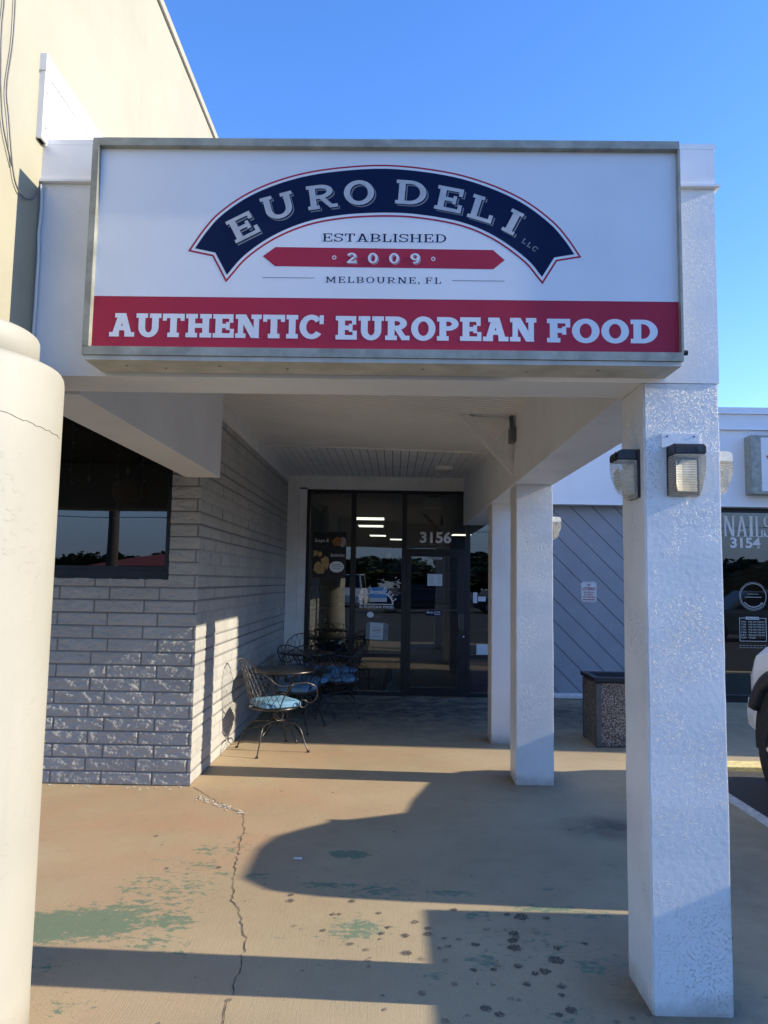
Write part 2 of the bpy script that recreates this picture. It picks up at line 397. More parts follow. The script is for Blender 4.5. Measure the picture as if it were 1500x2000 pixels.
def glyph(ch, s=.22, t=.15, sl=.14, se=.09, W=1.):
    """slab-serif capitals, cap height 1: a list of convex polygons and the advance width"""
    st = lambda x: rect(x, 0, x + s, 1)                    # a stem
    def foot(x, y): return rect(x - se, 0 if y == 0 else 1 - sl, x + s + se, sl if y == 0 else 1)
    g = []
    if ch == 'I': return [st(se), foot(se, 0), foot(se, 1)], s + 2 * se
    if ch in 'EF':
        w_ = .74 * W; g = [st(se), rect(0, 1 - sl, w_, 1), rect(w_ - s * .62, 1 - sl - .17, w_, 1 - sl), rect(se + s, .5 - t / 2, w_ * .68, .5 + t / 2), rect(w_ * .68 - s * .1, .33, w_ * .68 + s * .45, .67)]
        if ch == 'E': w_ += .03; g += [rect(0, 0, w_, sl), rect(w_ - s * .62, sl, w_, sl + .19)]
        else: g += [foot(se, 0)]
        return g, w_
    if ch == 'T':
        w_ = .80 * W; c = w_ / 2 - s / 2
        return [rect(0, 1 - sl, w_, 1), rect(0, .70, s * .6, 1 - sl), rect(w_ - s * .6, .70, w_, 1 - sl), st(c), rect(c - se, 0, c + s + se, sl)], w_
    if ch == 'L':
        w_ = .70 * W; return [st(se), foot(se, 1), rect(0, 0, w_, sl), rect(w_ - s * .62, sl, w_, .34)], w_
    if ch == 'H':
        w_ = .94 * W; x2 = w_ - se - s; return [st(se), st(x2), foot(se, 0), foot(se, 1), foot(x2, 0), foot(x2, 1), rect(se + s, .5 - t / 2, x2, .5 + t / 2)], w_
    if ch == 'N':
        w_ = .95 * W; x2 = w_ - se - s * .8; k = s * .8
        return [rect(se, 0, se + k, 1), rect(x2, 0, x2 + k, 1), rect(0, 0, se + k + se, sl), rect(0, 1 - sl, se + k, 1), rect(x2 - se, 1 - sl, w_, 1), diag(x2 - s * .35, se - .02, 0, 1, s * 1.25)], w_
    if ch == 'M':
        w_ = 1.1 * W; k = s * .8; x2 = w_ - se - k; c = w_ / 2
        return [rect(se, 0, se + k, 1), rect(x2, 0, x2 + k, 1), rect(0, 0, se + k + se, sl), rect(x2 - se, 0, w_, sl), rect(0, 1 - sl, se + k, 1), rect(x2, 1 - sl, w_, 1), diag(c - s * .5, se, .15, 1, s), diag(c - s * .5, x2 + k - s, .15, 1, s)], w_
    if ch == 'A':
        w_ = .92 * W; c = w_ / 2
        return [diag(se * .8, c - s * .55, 0, 1, s * .95), diag(w_ - se * .8 - s, c - s * .45, 0, 1, s), rect(.24 * W, .27, w_ - .24 * W, .27 + t), rect(0, 0, .36 * W, sl), rect(w_ - .36 * W, 0, w_, sl), rect(c - s * 1.1, 1 - sl, c + s * .5, 1)], w_
    if ch == 'U':
        w_ = .92 * W; x2 = w_ - se - s; r = (x2 + s - se) / 2; c = se + r; b = .40
        return [rect(se, b, se + s, 1), rect(x2, b, x2 + s, 1), foot(se, 1), foot(x2, 1)] + band(c, b, (r, b + .02), (r - s, b + .02 - t * 1.1), 180, 360), w_
    if ch in 'OCG0':
        w_ = (.88 if ch != '0' else .78) * W; r = w_ / 2
        if ch == 'C': return band(r, .5, (r, .52), (r - s, .52 - t * 1.1), 38, 325, 26) + [rect(w_ - s * .62, .62, w_ - .0, 1.0)], w_ + .02
        return band(r, .5, (r, .52), (r - s, .52 - t * 1.1), 0, 360, 32), w_
    if ch == 'D':
        w_ = .86 * W; xa = w_ * .45
        return [st(se), rect(0, 0, xa, sl), rect(0, 1 - sl, xa, 1)] + band(xa, .5, (w_ - xa, .5), (w_ - xa - s, .5 - sl), -90, 90), w_
    if ch in 'PRB':
        w_ = .78 * W; xa = w_ * .5; yb = .42
        g = [st(se), rect(0, 1 - sl, xa, 1), rect(se + s, yb, xa, yb + t)] + band(xa, (1 + yb) / 2, (w_ - xa, (1 - yb) / 2), (w_ - xa - s, (1 - yb) / 2 - t), -90, 90, 14)
        if ch == 'P': return g + [foot(se, 0)], w_
        if ch == 'R': return g + [rect(0, 0, s + 2 * se, sl), diag(w_ - s * .75, w_ * .42, 0, yb + .06, s * .95), rect(w_ - s * .8, 0, w_ + .1, sl)], w_ + .1
        w2 = w_ + .04
        return g + [rect(0, 0, xa, sl)] + band(xa, (yb + t) / 2, (w2 - xa, (yb + t) / 2), (w2 - xa - s, (yb + t) / 2 - t), -90, 90, 14), w2
    if ch == 'S':
        w_ = .70 * W; r = w_ / 2; q = .265
        return band(r, 1 - q, (r, q + .01), (r - s * .85, q - t), 20, 270, 16) + band(r, q + .005, (r, q + .01), (r - s * .85, q - t), 90, -160, 16) + [rect(w_ - s * .5, .68, w_, 1.0), rect(0, 0, s * .5, .32)], w_
    if ch == '2':
        w_ = .74 * W; r = w_ / 2
        return band(r, .70, (r, .31), (r - s, .31 - t), -25, 170, 16) + [diag(.0, w_ * .60, .1, .60, s * 1.1), rect(0, 0, w_, sl), rect(w_ - s * .6, sl, w_, .3)], w_
    if ch == '9':
        w_ = .74 * W; r = w_ / 2
        return band(r, .67, (r, .34), (r - s, .34 - t), 0, 360, 22) + band(r - .02, .52, (r + .02, .52), (r - s + .02, .52 - t), -115, 8, 14), w_
    if ch == ',': return [rect(0, 0, s, .2), [(s * .4, 0), (s, 0), (s * .3, -.2), (0, -.2)]], s
    return [], .45 * W

def lay(text, x0, x1, z0, z1, space=.07, **k):
    """letters of a line fitted between x0..x1, z0..z1"""
    x = 0; out = []
    for ch in text:
        if ch == ' ': x += k.get('W', 1.) * .38; continue
        g, w_ = glyph(ch, **k)
        out += [[(px + x, py) for px, py in p] for p in g]; x += w_ + space
    x -= space; sx = (x1 - x0) / x; sz = z1 - z0
    return [[(x0 + a * sx, z0 + b * sz) for a, b in p] for p in out]

def print_polys(bm, polys, y, facing=-1, step=.00003):
    for i, p in enumerate(polys):
        yy = y - (i % 9) * step
        try: bm.faces.new([bm.verts.new((a, yy, b)) for a, b in p])
        except ValueError: pass

def lettering(name, polys, y, mat, parent=None):
    bm = bmesh.new(); print_polys(bm, polys, y); return obj(name, bm, mat, parent)

def turn(polys, ang, c, h, W=1.):
    """one letter: cap height h, centred at c, turned by ang degrees"""
    xs = [p[0] for q in polys for p in q]; mx = (min(xs) + max(xs)) / 2
    ca, sa = math.cos(R(ang)), math.sin(R(ang)); out = []
    for q in polys:
        out.append([(c[0] + ((a - mx) * W * ca - (b - .5) * sa) * h, c[1] + ((a - mx) * W * sa + (b - .5) * ca) * h) for a, b in q])
    return out

def sans(name, text, x0, z0, height, y, mat, parent=None, width=None, bold=0., align='LEFT', shear=0., spacing=1.):
    c = bpy.data.curves.new(name, 'FONT'); c.body = text; c.size = 1; c.offset = bold; c.align_x = align; c.shear = shear; c.space_character = spacing
    t = bpy.data.objects.new(name, c); col.objects.link(t); bpy.context.view_layer.update()
    me = bpy.data.meshes.new_from_object(t.evaluated_get(bpy.context.evaluated_depsgraph_get()))
    bpy.data.objects.remove(t); bpy.data.curves.remove(c)
    bm = bmesh.new(); bm.from_mesh(me); bpy.data.meshes.remove(me)
    xs = [v.co.x for v in bm.verts]; ys = [v.co.y for v in bm.verts]
    sy = height / (max(ys) - min(ys)); sx = sy if width is None else width / (max(xs) - min(xs))
    lx = min(xs) if align == 'LEFT' else 0; ly = min(ys)
    for v in bm.verts: v.co = Vector((x0 + (v.co.x - lx) * sx, y, z0 + (v.co.y - ly) * sy))
    return obj(name, bm, mat, parent)

def offset_poly(pts, d):
    n = len(pts); out = []
    area = sum(pts[i][0] * pts[(i + 1) % n][1] - pts[(i + 1) % n][0] * pts[i][1] for i in range(n))
    sg = 1 if area > 0 else -1
    for i in range(n):
        p, a, b = Vector(pts[i]), Vector(pts[i - 1]), Vector(pts[(i + 1) % n])
        e1 = (p - a).normalized(); e2 = (b - p).normalized()
        n1 = Vector((e1.y, -e1.x)) * sg; n2 = Vector((e2.y, -e2.x)) * sg
        m = (n1 + n2); L = max(.45, m.length / 2); m.normalize()
        q = p + m * (d / L); out.append((q.x, q.y))
    return out

def poly_face(name, pts, y, mat, parent=None):
    bm = bmesh.new(); f = bm.faces.new([bm.verts.new((a, y, b)) for a, b in pts])
    bmesh.ops.triangulate(bm, faces=[f]); return obj(name, bm, mat, parent)

def disc_pts(cx, cz, rx, rz, n=28): return [(cx + rx * math.cos(2 * math.pi * i / n), cz + rz * math.sin(2 * math.pi * i / n)) for i in range(n)]

# ================================================================== GROUND
bm = bmesh.new(); q = 180
bm.faces.new([bm.verts.new(p) for p in ((-q, -q, -.04), (q, -q, -.04), (q, q, -.04), (-q, q, -.04))])
struct(obj('parking_lot', bm, M['asphalt']))

GREEN = [(-1.15, 4.05, .32, .42, .52), (-.05, 4.08, .45, .10, .52), (.75, 3.6, .4, .35, .44), (-.2, 3.65, .22, .18, .46), (-.98, 4.7, .2, .15, .5), (-.75, 4.3, .10, .07, .6), (-1.05, 4.15, .10, .06, .62), (-1.3, 4.5, .12, .05, .5), (-.5, 3.6, .12, .05, .45), (.1, 4.3, .1, .04, .6), (-.3, 3.35, .1, .06, .5), (1.0, 3.9, .14, .05, .7), (.2, 3.3, .1, .06, .55), (1.3, 4.6, .1, .05, .55), (-1.6, 3.65, .20, .16, 1), (-1.4, 3.70, .22, .17, .95), (-1.28, 3.86, .16, .09, .7), (-1.06, 3.73, .12, .10, .8), (-1.13, 4.68, .09, .09, .65), (-1.09, 4.44, .12, .10, .6),
         (-1.32, 4.2, .14, .08, .6), (-1.38, 4.07, .12, .06, .6), (-.93, 4.33, .06, .06, .6), (-.257, 4.665, .11, .055, 1.15), (-.15, 3.70, .14, .13, .72), (-.34, 4.22, .20, .035, .8),
         (-.06, 4.17, .15, .05, .75), (.32, 4.13, .15, .04, .8), (.78, 3.965, .20, .045, .8), (.43, 3.87, .08, .05, .75), (.875, 3.39, .08, .07, .75), (.405, 3.43, .09, .09, .65),
         (.87, 4.22, .08, .04, .7), (-1.07, 3.52, .2, .08, .6), (-.95, 3.43, .15, .06, .5), (-1.5, 3.3, .2, .1, .5), (-1.25, 3.0, .15, .08, .55), (.7, 3.0, .2, .1, .5), (1.05, 3.45, .15, .05, .6), (-.95, 4.95, .06, .12, .55)]
ORANGE = [(-2.0, 5.3, .8, .6, 1), (-1.3, 5.0, .7, .9, 1), (-.9, 5.9, .9, .5, .8), (-1.0, 7.2, .8, .5, .75), (-1.4, 4.0, .6, .6, .6), (.1, 7.3, .9, .4, .6), (-1.2, 3.1, .5, .4, .6), (1.0, 6.5, .3, .25, .8), (-.2, 6.0, .5, .3, .4)]
DIRT_SHADE = [(1.5, 5.25, .22, .16, 1.0), (1.15, 3.12, .25, .28, .75), (1.17, 6.42, .22, .25, .7), (.4, 9.9, 1.8, 1.1, 1.15), (-.9, 9.9, .8, 1.1, 1.0), (2.6, 9.6, 1.2, .9, 1.1), (1.3, 3.6, .6, .4, .18), (.9, 4.4, .7, .4, .12), (2.3, 4.4, .6, .9, .45)]  # floor stains, plus broad rear lobes that paint in the shopfront shade
def gsum(L, x, y): return min(1.2, max([a * math.exp(-.5 * (((x - cx) / sx) ** 2 + ((y - cy) / sy) ** 2)) for cx, cy, sx, sy, a in L]))
def slab(name, x0, x1, y0, y1, step):
    bm = bmesh.new(); nx = int((x1 - x0) / step); ny = int((y1 - y0) / step)
    g = [[bm.verts.new((x0 + (x1 - x0) * i / nx, y0 + (y1 - y0) * j / ny, 0)) for j in range(ny + 1)] for i in range(nx + 1)]
    for i in range(nx):
        for j in range(ny): bm.faces.new((g[i][j], g[i + 1][j], g[i + 1][j + 1], g[i][j + 1]))
    r = [g[i][0] for i in range(nx + 1)] + [g[nx][j] for j in range(1, ny + 1)] + [g[i][ny] for i in range(nx - 1, -1, -1)] + [g[0][j] for j in range(ny - 1, 0, -1)]
    lo = [bm.verts.new((v.co.x, v.co.y, -.2)) for v in r]
    for i in range(len(r)): bm.faces.new((r[i - 1], lo[i - 1], lo[i], r[i]))
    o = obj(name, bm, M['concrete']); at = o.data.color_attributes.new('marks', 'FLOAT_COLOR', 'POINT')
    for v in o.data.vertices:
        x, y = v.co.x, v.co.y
        at.data[v.index].color = (gsum(GREEN, x, y), gsum(ORANGE, x, y), gsum(DIRT_SHADE, x, y), 1)
    return struct(o)
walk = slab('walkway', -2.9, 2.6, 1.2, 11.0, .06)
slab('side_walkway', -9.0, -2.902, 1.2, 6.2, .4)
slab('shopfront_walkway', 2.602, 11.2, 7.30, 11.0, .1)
struct(obj('kerb', box(2.602, 11.2, 7.06, 7.298, -.13, .003, .008), M['kerb_yellow']))
bm = bmesh.new()
for y0, y1 in ((1.2, 3.4), (3.41, 5.6), (5.61, 7.15)): bx(bm, 2.602, 2.70, y0, y1, -.13, .004)
struct(obj('kerb_edge_stripe', bm, M['stripe']))
bm = bmesh.new(); bx(bm, 5.6, 5.7, 1.5, 6.9, -.036, -.034); struct(obj('parking_line', bm, M['stripe']))

# crack, gum and chips on the walkway (surface marks of the slab)
CR = [(-1.56, 6.02), (-1.207, 5.553), (-1.042, 5.386), (-.957, 5.016), (-.954, 4.871), (-.94, 4.764), (-.898, 4.488), (-.87, 4.264), (-.81, 3.972), (-.731, 3.799), (-.65, 3.544), (-.64, 3.362), (-.632, 3.237), (-.628, 3.104), (-.615, 2.916), (-.62, 2.5)]
pts = []
for (x0, y0), (x1, y1) in zip(CR, CR[1:]):
    n = max(2, int(math.hypot(x1 - x0, y1 - y0) / .03))
    for i in range(n): pts.append((x0 + (x1 - x0) * i / n + random.uniform(-.011, .011), y0 + (y1 - y0) * i / n))
bm = bmesh.new(); prev = None
for x, y in pts:
    wd = random.uniform(.0006, .0021); a, b = bm.verts.new((x - wd, y, .0025)), bm.verts.new((x + wd, y + .004, .0025))
    if prev: bm.faces.new((prev[0], prev[1], b, a))
    prev = (a, b)
c = obj('crack', bm, M['crackdark'], walk)
GUM = [(-.519, 4.055, .022), (-.51, 3.988, .03), (-.194, 3.999, .028), (-.28, 3.843, .02), (-.25, 3.847, .018), (-.055, 3.866, .02), (.124, 3.779, .027), (-.006, 3.717, .018), (.182, 3.717, .024), (.182, 3.659, .03), (.076, 3.64, .028), (.076, 3.476, .034), (-.034, 3.655, .022), (-.311, 3.67, .02), (.324, 3.924, .026), (.653, 3.861, .055), (.586, 3.889, .024), (.775, 3.854, .028), (.587, 3.687, .038), (.568, 3.616, .036), (.568, 3.544, .046), (.558, 3.386, .028), (.447, 3.351, .022), (.362, 3.343, .022), (.761, 3.558, .026), (.729, 3.445, .05), (.666, 3.35, .036), (.62, 3.326, .024), (.713, 3.232, .028), (.57, 3.243, .026), (.379, 3.059, .034), (.426, 3.02, .028), (.696, 3.167, .02), (.709, 3.061, .034), (.656, 3.027, .024), (-.983, 4.405, .026), (.394, 3.569, .03), (.021, 5.076, .016), (1.2, 5.19, .018), (-1.27, 4.38, .016), (-1.5, 4.9, .02), (.9, 3.6, .02), (1.5, 4.2, .03), (1.6, 3.7, .03), (1.75, 4.6, .024)]
bm = bmesh.new(); bm2 = bmesh.new()
def blot(b, x, y, r, z):
    n = 14; ph = random.random() * 9
    b.faces.new([b.verts.new((x + r * (1 + .5 * noise.noise((math.cos(t) * 2.2 + ph, math.sin(t) * 2.2, ph))) * math.cos(t), y + r * (1 + .5 * noise.noise((math.cos(t) * 2.2 + ph, math.sin(t) * 2.2, ph))) * math.sin(t), z)) for t in [2 * math.pi * i / n for i in range(n)]])
for x, y, r in GUM: blot(bm, x, y, r * .68, .0032)
for _ in range(26): blot(bm, random.uniform(-1.5, 1.2), random.uniform(2.6, 6.8), random.uniform(.002, .006), .0034)
for _ in range(70): blot(bm2, random.gauss(.35, .45), random.uniform(2.5, 3.75), random.uniform(.007, .018), .0028)
for _ in range(26): blot(bm2, random.uniform(-1.5, 1.), random.uniform(3.5, 7.2), random.uniform(.005, .012), .0028)
o = obj('gum_stains', bm, M['gum'], walk); o['kind'] = 'stuff'
o = obj('faint_stains', bm2, M['gum_faint'], walk); o['kind'] = 'stuff'
bm = bmesh.new()
for _ in range(70):
    t = random.random(); x = -1.46 + .42 * t + random.gauss(0, .015); y = 5.76 - .36 * t + random.gauss(0, .03); r = random.uniform(.003, .011)
    blot(bm, x, y, r, .0038)
for _ in range(24): blot(bm, random.uniform(-2.8, -1.6), 6.02 - abs(random.gauss(0, .04)), random.uniform(.004, .012), .0038)
o = obj('paint_chips', bm, M['chip'], walk); o['kind'] = 'stuff'
tag(obj('paper_scrap', box(-.575, -.525, 4.55, 4.575, .004, .008), M['chip']), 'small white scrap of paper lying in the shade on the concrete', 'litter')

# ================================================================== BLOCK WALL
def block_face(bm, lay_, u0, u1, v0, v1, step, fn, amp, seed, offs, hole=None):
    nu, nv = int((u1 - u0) / step), int((v1 - v0) / step); CH, BL = .1045, .408; G = []
    for i in range(nu + 1):
        row = []
        for j in range(nv + 1):
            u = u0 + (u1 - u0) * i / nu; v = v0 + (v1 - v0) * j / nv
            r = int(v // CH); f = v - r * CH; uu = u - seed * .13 + (offs if r % 2 else 0) + noise.noise((r * 3.7, seed, 1)) * .02
            b = math.floor(uu / BL); g = uu - b * BL
            d = min(f, CH - f, g, BL - g)
            k = max(0., min(1., (d - .003) / .007)); gr = 1 - max(0., min(1., (d - .002) / .005))
            n_ = noise.fractal((u * 13 + r * 5.3, v * 22, seed + b * 2.7), .45, 2.1, 4)
            n2 = noise.noise((b * 7.1, r * 3.3, seed))
            h = k * (.009 + amp * n_ + .003 * n2) + (1 - k) * amp * .25 * n_
            if i == nu or i == 0 and False: pass
            vt = bm.verts.new(fn(u, v, h)); vt[lay_[0]] = gr; vt[lay_[1]] = .5 + .5 * noise.noise((b * 3.3 + .5, r * 9.1 + .5, seed * 2.2)); row.append(vt)
        G.append(row)
    for i in range(nu):
        for j in range(nv):
            u = u0 + (u1 - u0) * (i + .5) / nu; v = v0 + (v1 - v0) * (j + .5) / nv
            if hole and hole[0] < u < hole[1] and hole[2] < v < hole[3]: continue
            bm.faces.new((G[i][j], G[i + 1][j], G[i + 1][j + 1], G[i][j + 1]))
bw = thing('block_wall', 'grey painted split-face block wall around the dark window on the left', 'wall', (-1.6, 6.04, 0))
bm = bmesh.new(); L = (bm.verts.layers.float.new('groove'), bm.verts.layers.float.new('tint'))
block_face(bm, L, -3.1, -1.602, 0, 3.05,     .0062, lambda u, v, h: (u, 6.055 - h, v), .0072, 1, .125, (-9, -1.845, 1.635, 9))
front = obj('front_face', bm, M['brick'], bw, smooth=True)
bm = bmesh.new(); L = (bm.verts.layers.float.new('groove'), bm.verts.layers.float.new('tint'))
block_face(bm, L, 6.052, 10.95, 0, 3.12, .0145, lambda u, v, h: (-1.615 + h, u, v), .0042, 4, .2)
side = obj('side_face', bm, M['brick'], bw, smooth=True)
bm = bmesh.new(); bx(bm, -3.1, -1.63, 6.07, 6.2, 0, 1.63); bx(bm, -1.83, -1.63, 6.07, 6.2, 1.63, 3.05); bx(bm, -1.8, -1.63, 6.2, 11.3, 0, 3.3)
obj('core', bm, M['dark'], bw)
obj('top_trim', box(-1.64, -1.585, 6.06, 10.94, 3.10, 3.30, .004), M['trim'], bw)

# the dark window in the block wall
wd = thing('shop_window', 'dark shop window reflecting sky and trees beside the round column', 'window', (-2.5, 6.1, 1.63))
bm = bmesh.new()
bx(bm, -3.1, -1.85, 6.045, 6.15, 1.63, 1.70); bx(bm, -1.885, -1.848, 6.065, 6.15, 1.701, 3.05); bx(bm, -3.1, -1.886, 6.06, 6.15, 1.701, 1.735); bx(bm, -3.1, -1.886, 6.06, 6.15, 3.0, 3.05)
obj('frame', bm, M['bronze'], wd)
obj('pane', box(-3.1, -1.886, 6.10, 6.106, 1.736, 2.999), M['glass_dark'], wd)
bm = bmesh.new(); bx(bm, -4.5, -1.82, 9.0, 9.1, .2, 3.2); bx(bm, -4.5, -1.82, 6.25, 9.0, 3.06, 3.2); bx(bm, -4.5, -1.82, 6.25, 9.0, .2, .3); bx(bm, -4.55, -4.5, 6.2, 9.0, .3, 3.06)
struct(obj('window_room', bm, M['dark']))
for i, (x, zb, zs, lb) in enumerate(((-2.765, 2.43, 2.95, 'leftmost thin strand of string lights hanging inside the dark window'),
                                     (-2.36, 2.14, 2.95, 'long middle strand of string lights reaching below the others in the dark window'),
                                     (-2.155, 2.32, 2.95, 'strand of string lights nearest the window edge and brick corner'))):
    t = thing('string_light', lb, 'string lights', (x, 6.22, 2.5), 0, 'string lights inside the dark window')
    P = [(x + random.uniform(-.012, .012), 6.22, z) for z in [zs - (zs - zb) * k / 9 for k in range(10)]]
    bm = bmesh.new(); tube(bm, spline(P, 3), .003, 5); obj('cord', bm, M['leafcard'], t)
    for p in P[1::2]:
        bm = bmesh.new(); tube(bm, [p, (p[0] + random.choice((-.03, .03)), 6.22, p[2] + .008)], [.006, .004], 6); obj('bulb', bm, M['leafcard'], t)
for x, z, lb in ((-2.62, 2.475, 'lower leaf-shaped white card hanging inside the dark window'), (-2.29, 2.545, 'higher leaf-shaped white card hanging inside the dark window')):
    bm = bmesh.new(); prism(bm, [(x, z - .035), (x + .016, z - .008), (x + .014, z + .018), (x, z + .035), (x - .014, z + .018), (x - .016, z - .008)], 6.24, 6.244, 'y'); tube(bm, [(x, 6.242, z + .034), (x, 6.242, 2.99)], .001, 4)
    tag(obj('leaf_ornament', bm, M['leafcard']), lb, 'ornament', 'leaf ornaments in the dark window')
t = thing('paper_lantern', 'brownish round paper lantern inside the dark window', 'lantern', (-2.34, 6.45, 2.39))
bm = bmesh.new(); lathe(bm, [(.14 * math.sin(math.pi * k / 16) * (1 + .04 * (k % 2)) + .01, 2.39 - .13 * math.cos(math.pi * k / 16)) for k in range(17)], -2.34, 6.45, 24); obj('shade', bm, M['lantern'], t, True)
bm = bmesh.new(); tube(bm, [(-2.34, 6.45, 2.52), (-2.34, 6.45, 3.06)], .004, 6); obj('cord', bm, M['dark'], t)

# ================================================================== PILLARS
def pillar(y0, y1, zt, lb):
    bm = bmesh.new(); n = 22
    for k in range(n): pass
    bx(bm, 1.02, 1.332, y0, y1, -.02, zt)
    bmesh.ops.subdivide_edges(bm, edges=[e for e in bm.edges if abs(e.verts[0].co.z - e.verts[1].co.z) > 1], cuts=24)
    bmesh.ops.bevel(bm, geom=[e for e in bm.edges if abs(e.verts[0].co.z - e.verts[1].co.z) > .05], offset=.007, segments=2, affect='EDGES')
    for v in bm.verts:   # hand-trowelled edges
        j = noise.noise(v.co * 7) * .003
        v.co.x += j; v.co.y += noise.noise(v.co * 6 + Vector((5, 0, 0))) * .003
        if v.co.z < .15: v.co.x += noise.noise(v.co * 30) * .003
    return tag(obj('pillar', bm, M['stucco'], smooth=False), lb, 'pillar', 'square stucco pillars along the walkway')
pillar(3.04, 3.345, 2.486, 'nearest square stucco pillar with wall lamps on three sides')
pillar(6.29, 6.60, 2.486, 'square stucco pillar under the beam beside the triangular brace, middle one')
pillar(7.86, 8.16, 2.486, 'farthest square stucco pillar, partly hidden behind the middle one')

# ================================================================== ENTRY CANOPY (beams, fascia, soffit)
cp = thing('entry_canopy', 'white stucco canopy over the deli entrance carrying the large sign', 'canopy', (0, 7, 2.5))
bm = bmesh.new(); bx(bm, -1.6, 1.334, 3.038, 3.30, 2.488, 3.332); obj('front_beam', bm, M['stucco_front'], cp)
bm = bmesh.new(); bx(bm, 1.0, 1.333, 3.302, 10.94, 2.488, 3.332); obj('side_beam', bm, M['stucco_front'], cp)
bm = bmesh.new(); bx(bm, -1.73, -1.45, 3.302, 6.035, 2.474, 3.30); obj('inner_beam', bm, M['stucco_front'], cp)
bm = bmesh.new(); bx(bm, -1.56, 1.334, 3.030, 3.31, 3.345, 3.505); bx(bm, 1.04, 1.341, 3.312, 10.9, 3.345, 3.505)
bx(bm, -1.56, 1.352, 3.015, 3.31, 3.333, 3.344); bx(bm, 1.04, 1.352, 3.312, 10.9, 3.333, 3.344); obj('coping', bm, M['white_metal'], cp)
def ceil_z(x): return 3.26 + (x + 1.6) / 2.6 * (3.055 - 3.26)
bm = bmesh.new(); A = [(-1.6, 3.29, 3.262), (1.02, 3.29, 3.055), (1.02, 7.95, 3.055), (-1.6, 8.78, 3.262)]
lo = [bm.verts.new(p) for p in A]; hi = [bm.verts.new((p[0], p[1], p[2] + .03)) for p in A]
bm.faces.new(lo); bm.faces.new(hi[::-1])
for i in range(4): bm.faces.new((lo[i - 1], lo[i], hi[i], hi[i - 1]))
obj('ribbed_soffit', bm, M['soffit'], cp)
bm = bmesh.new(); g = bmesh.new(); nb = 27
for i in range(nb):
    x0 = -1.6 + 2.62 * i / nb; x1 = -1.6 + 2.62 * (i + 1) / nb
    def P(x, t): y = 8.78 + (x + 1.6) / 2.62 * (7.95 - 8.78); return (x, y + (10.96 - y) * t, ceil_z(x) - .006 + (3.182 - ceil_z(x) + .006) * t)
    for (a, b, dz, tgt) in ((x0 + .004, x1 - .004, 0, bm), (x0 - .004, x0 + .004, .008, g)):
        A = [P(a, 0), P(b, 0), P(b, 1), P(a, 1)]
        lo = [tgt.verts.new((p[0], p[1], p[2] + dz)) for p in A]; hi = [tgt.verts.new((p[0], p[1], p[2] + .025)) for p in A]
        tgt.faces.new(lo); tgt.faces.new(hi[::-1])
        for k in range(4): tgt.faces.new((lo[k - 1], lo[k], hi[k], hi[k - 1]))
sb = obj('board_soffit', bm, M['soffit_board'], cp); obj('groove', g, M['groove'], sb)
bm = bmesh.new(); A = [(-1.6, 8.765, 3.255), (1.0, 7.94, 3.048)]
tube(bm, A, .012, 6); obj('soffit_strip', bm, M['trim'], cp)
bm = bmesh.new(); bx(bm, -1.56, 1.34, 3.03, 11.2, 3.506, 3.53); obj('roof_deck', bm, M['white_metal'], cp)
# brace, junction box, soffit light
bm = bmesh.new()
prism(bm, [(.515, 3.092), (.612, 3.085), (1.0, 2.665), (1.0, 2.555)], 6.26, 6.33, 'y'); bx(bm, .50, .998, 6.25, 6.34, 3.086, 3.10)
tag(obj('corner_brace', bm, M['trim']), 'diagonal white timber brace between soffit and side beam', 'brace')
t = thing('junction_box', 'grey junction box with short conduits on the side beam by the brace', 'junction box', (.985, 6.2, 2.88))
obj('box', box(.95, .999, 6.14, 6.27, 2.83, 2.955, .005), M['grey_box'], t)
for dy, dx in ((6.17, 0), (6.215, -.012), (6.25, .006)):
    bm = bmesh.new(); tube(bm, [(.975 + dx, dy, 2.95), (.975 + dx, dy, 3.0), (.968 + dx, dy + .005, 3.065)], .010, 8); obj('conduit', bm, M['grey_box'], t)
t = thing('soffit_light', 'small white rectangular light fixture on the boarded soffit', 'light', (.61, 9.5, 3.1))
obj('base', box(.50, .72, 9.42, 9.58, 3.085, 3.15, .008), M['trim'], t); obj('lens', box(.525, .695, 9.44, 9.56, 3.055, 3.086, .01), M['lens'], t)

# ================================================================== TALL CREAM WALL + ROUND COLUMN (left)
cw = thing('cream_wall', 'tall cream stucco wall rising above the canopy at the left', 'wall', (-1.8, 5, 2.65))
bm = bmesh.new(); prism(bm, [(1.6, 2.554), (3.03, 2.554), (3.03, 3.34), (9.5, 3.34), (9.5, 5.26), (1.6, 5.26)], -2.1, -1.55, 'x'); obj('wall', bm, M['cream'], cw)
bm = bmesh.new(); bx(bm, -2.14, -1.535, 1.55, 9.55, 5.275, 5.33); obj('cap_trim', bm, M['cream'], cw)
bm = bmesh.new(); bx(bm, -2.12, -1.549, 1.58, 9.52, 5.262, 5.274); obj('cap_gap', bm, M['dark'], cw)
bm = bmesh.new(); bx(bm, -1.552, -1.535, 2.975, 9.2, 3.50, 3.80); bx(bm, -1.552, -1.525, 2.965, 3.02, 3.50, 3.80); bx(bm, -1.552, -1.52, 2.96, 9.2, 3.801, 3.875)
for y, z in ((2.99, 3.56), (2.99, 3.72), (3.1, 3.84), (3.42, 3.83)): bx(bm, -1.53, -1.512, y - .006, y + .006, z - .006, z + .006)
obj('flashing', bm, M['white_metal'], cw)
W1 = [(2.72, 4.3), (2.724, 3.965), (2.726, 3.75), (2.704, 3.541), (2.733, 3.434), (2.787, 3.254), (2.834, 3.195), (2.898, 3.191), (2.967, 3.232), (3.0, 3.30)]
W3 = [(2.64, 4.2), (2.649, 3.901), (2.644, 3.728), (2.66, 3.55), (2.668, 3.495), (2.702, 3.372), (2.779, 3.26)]
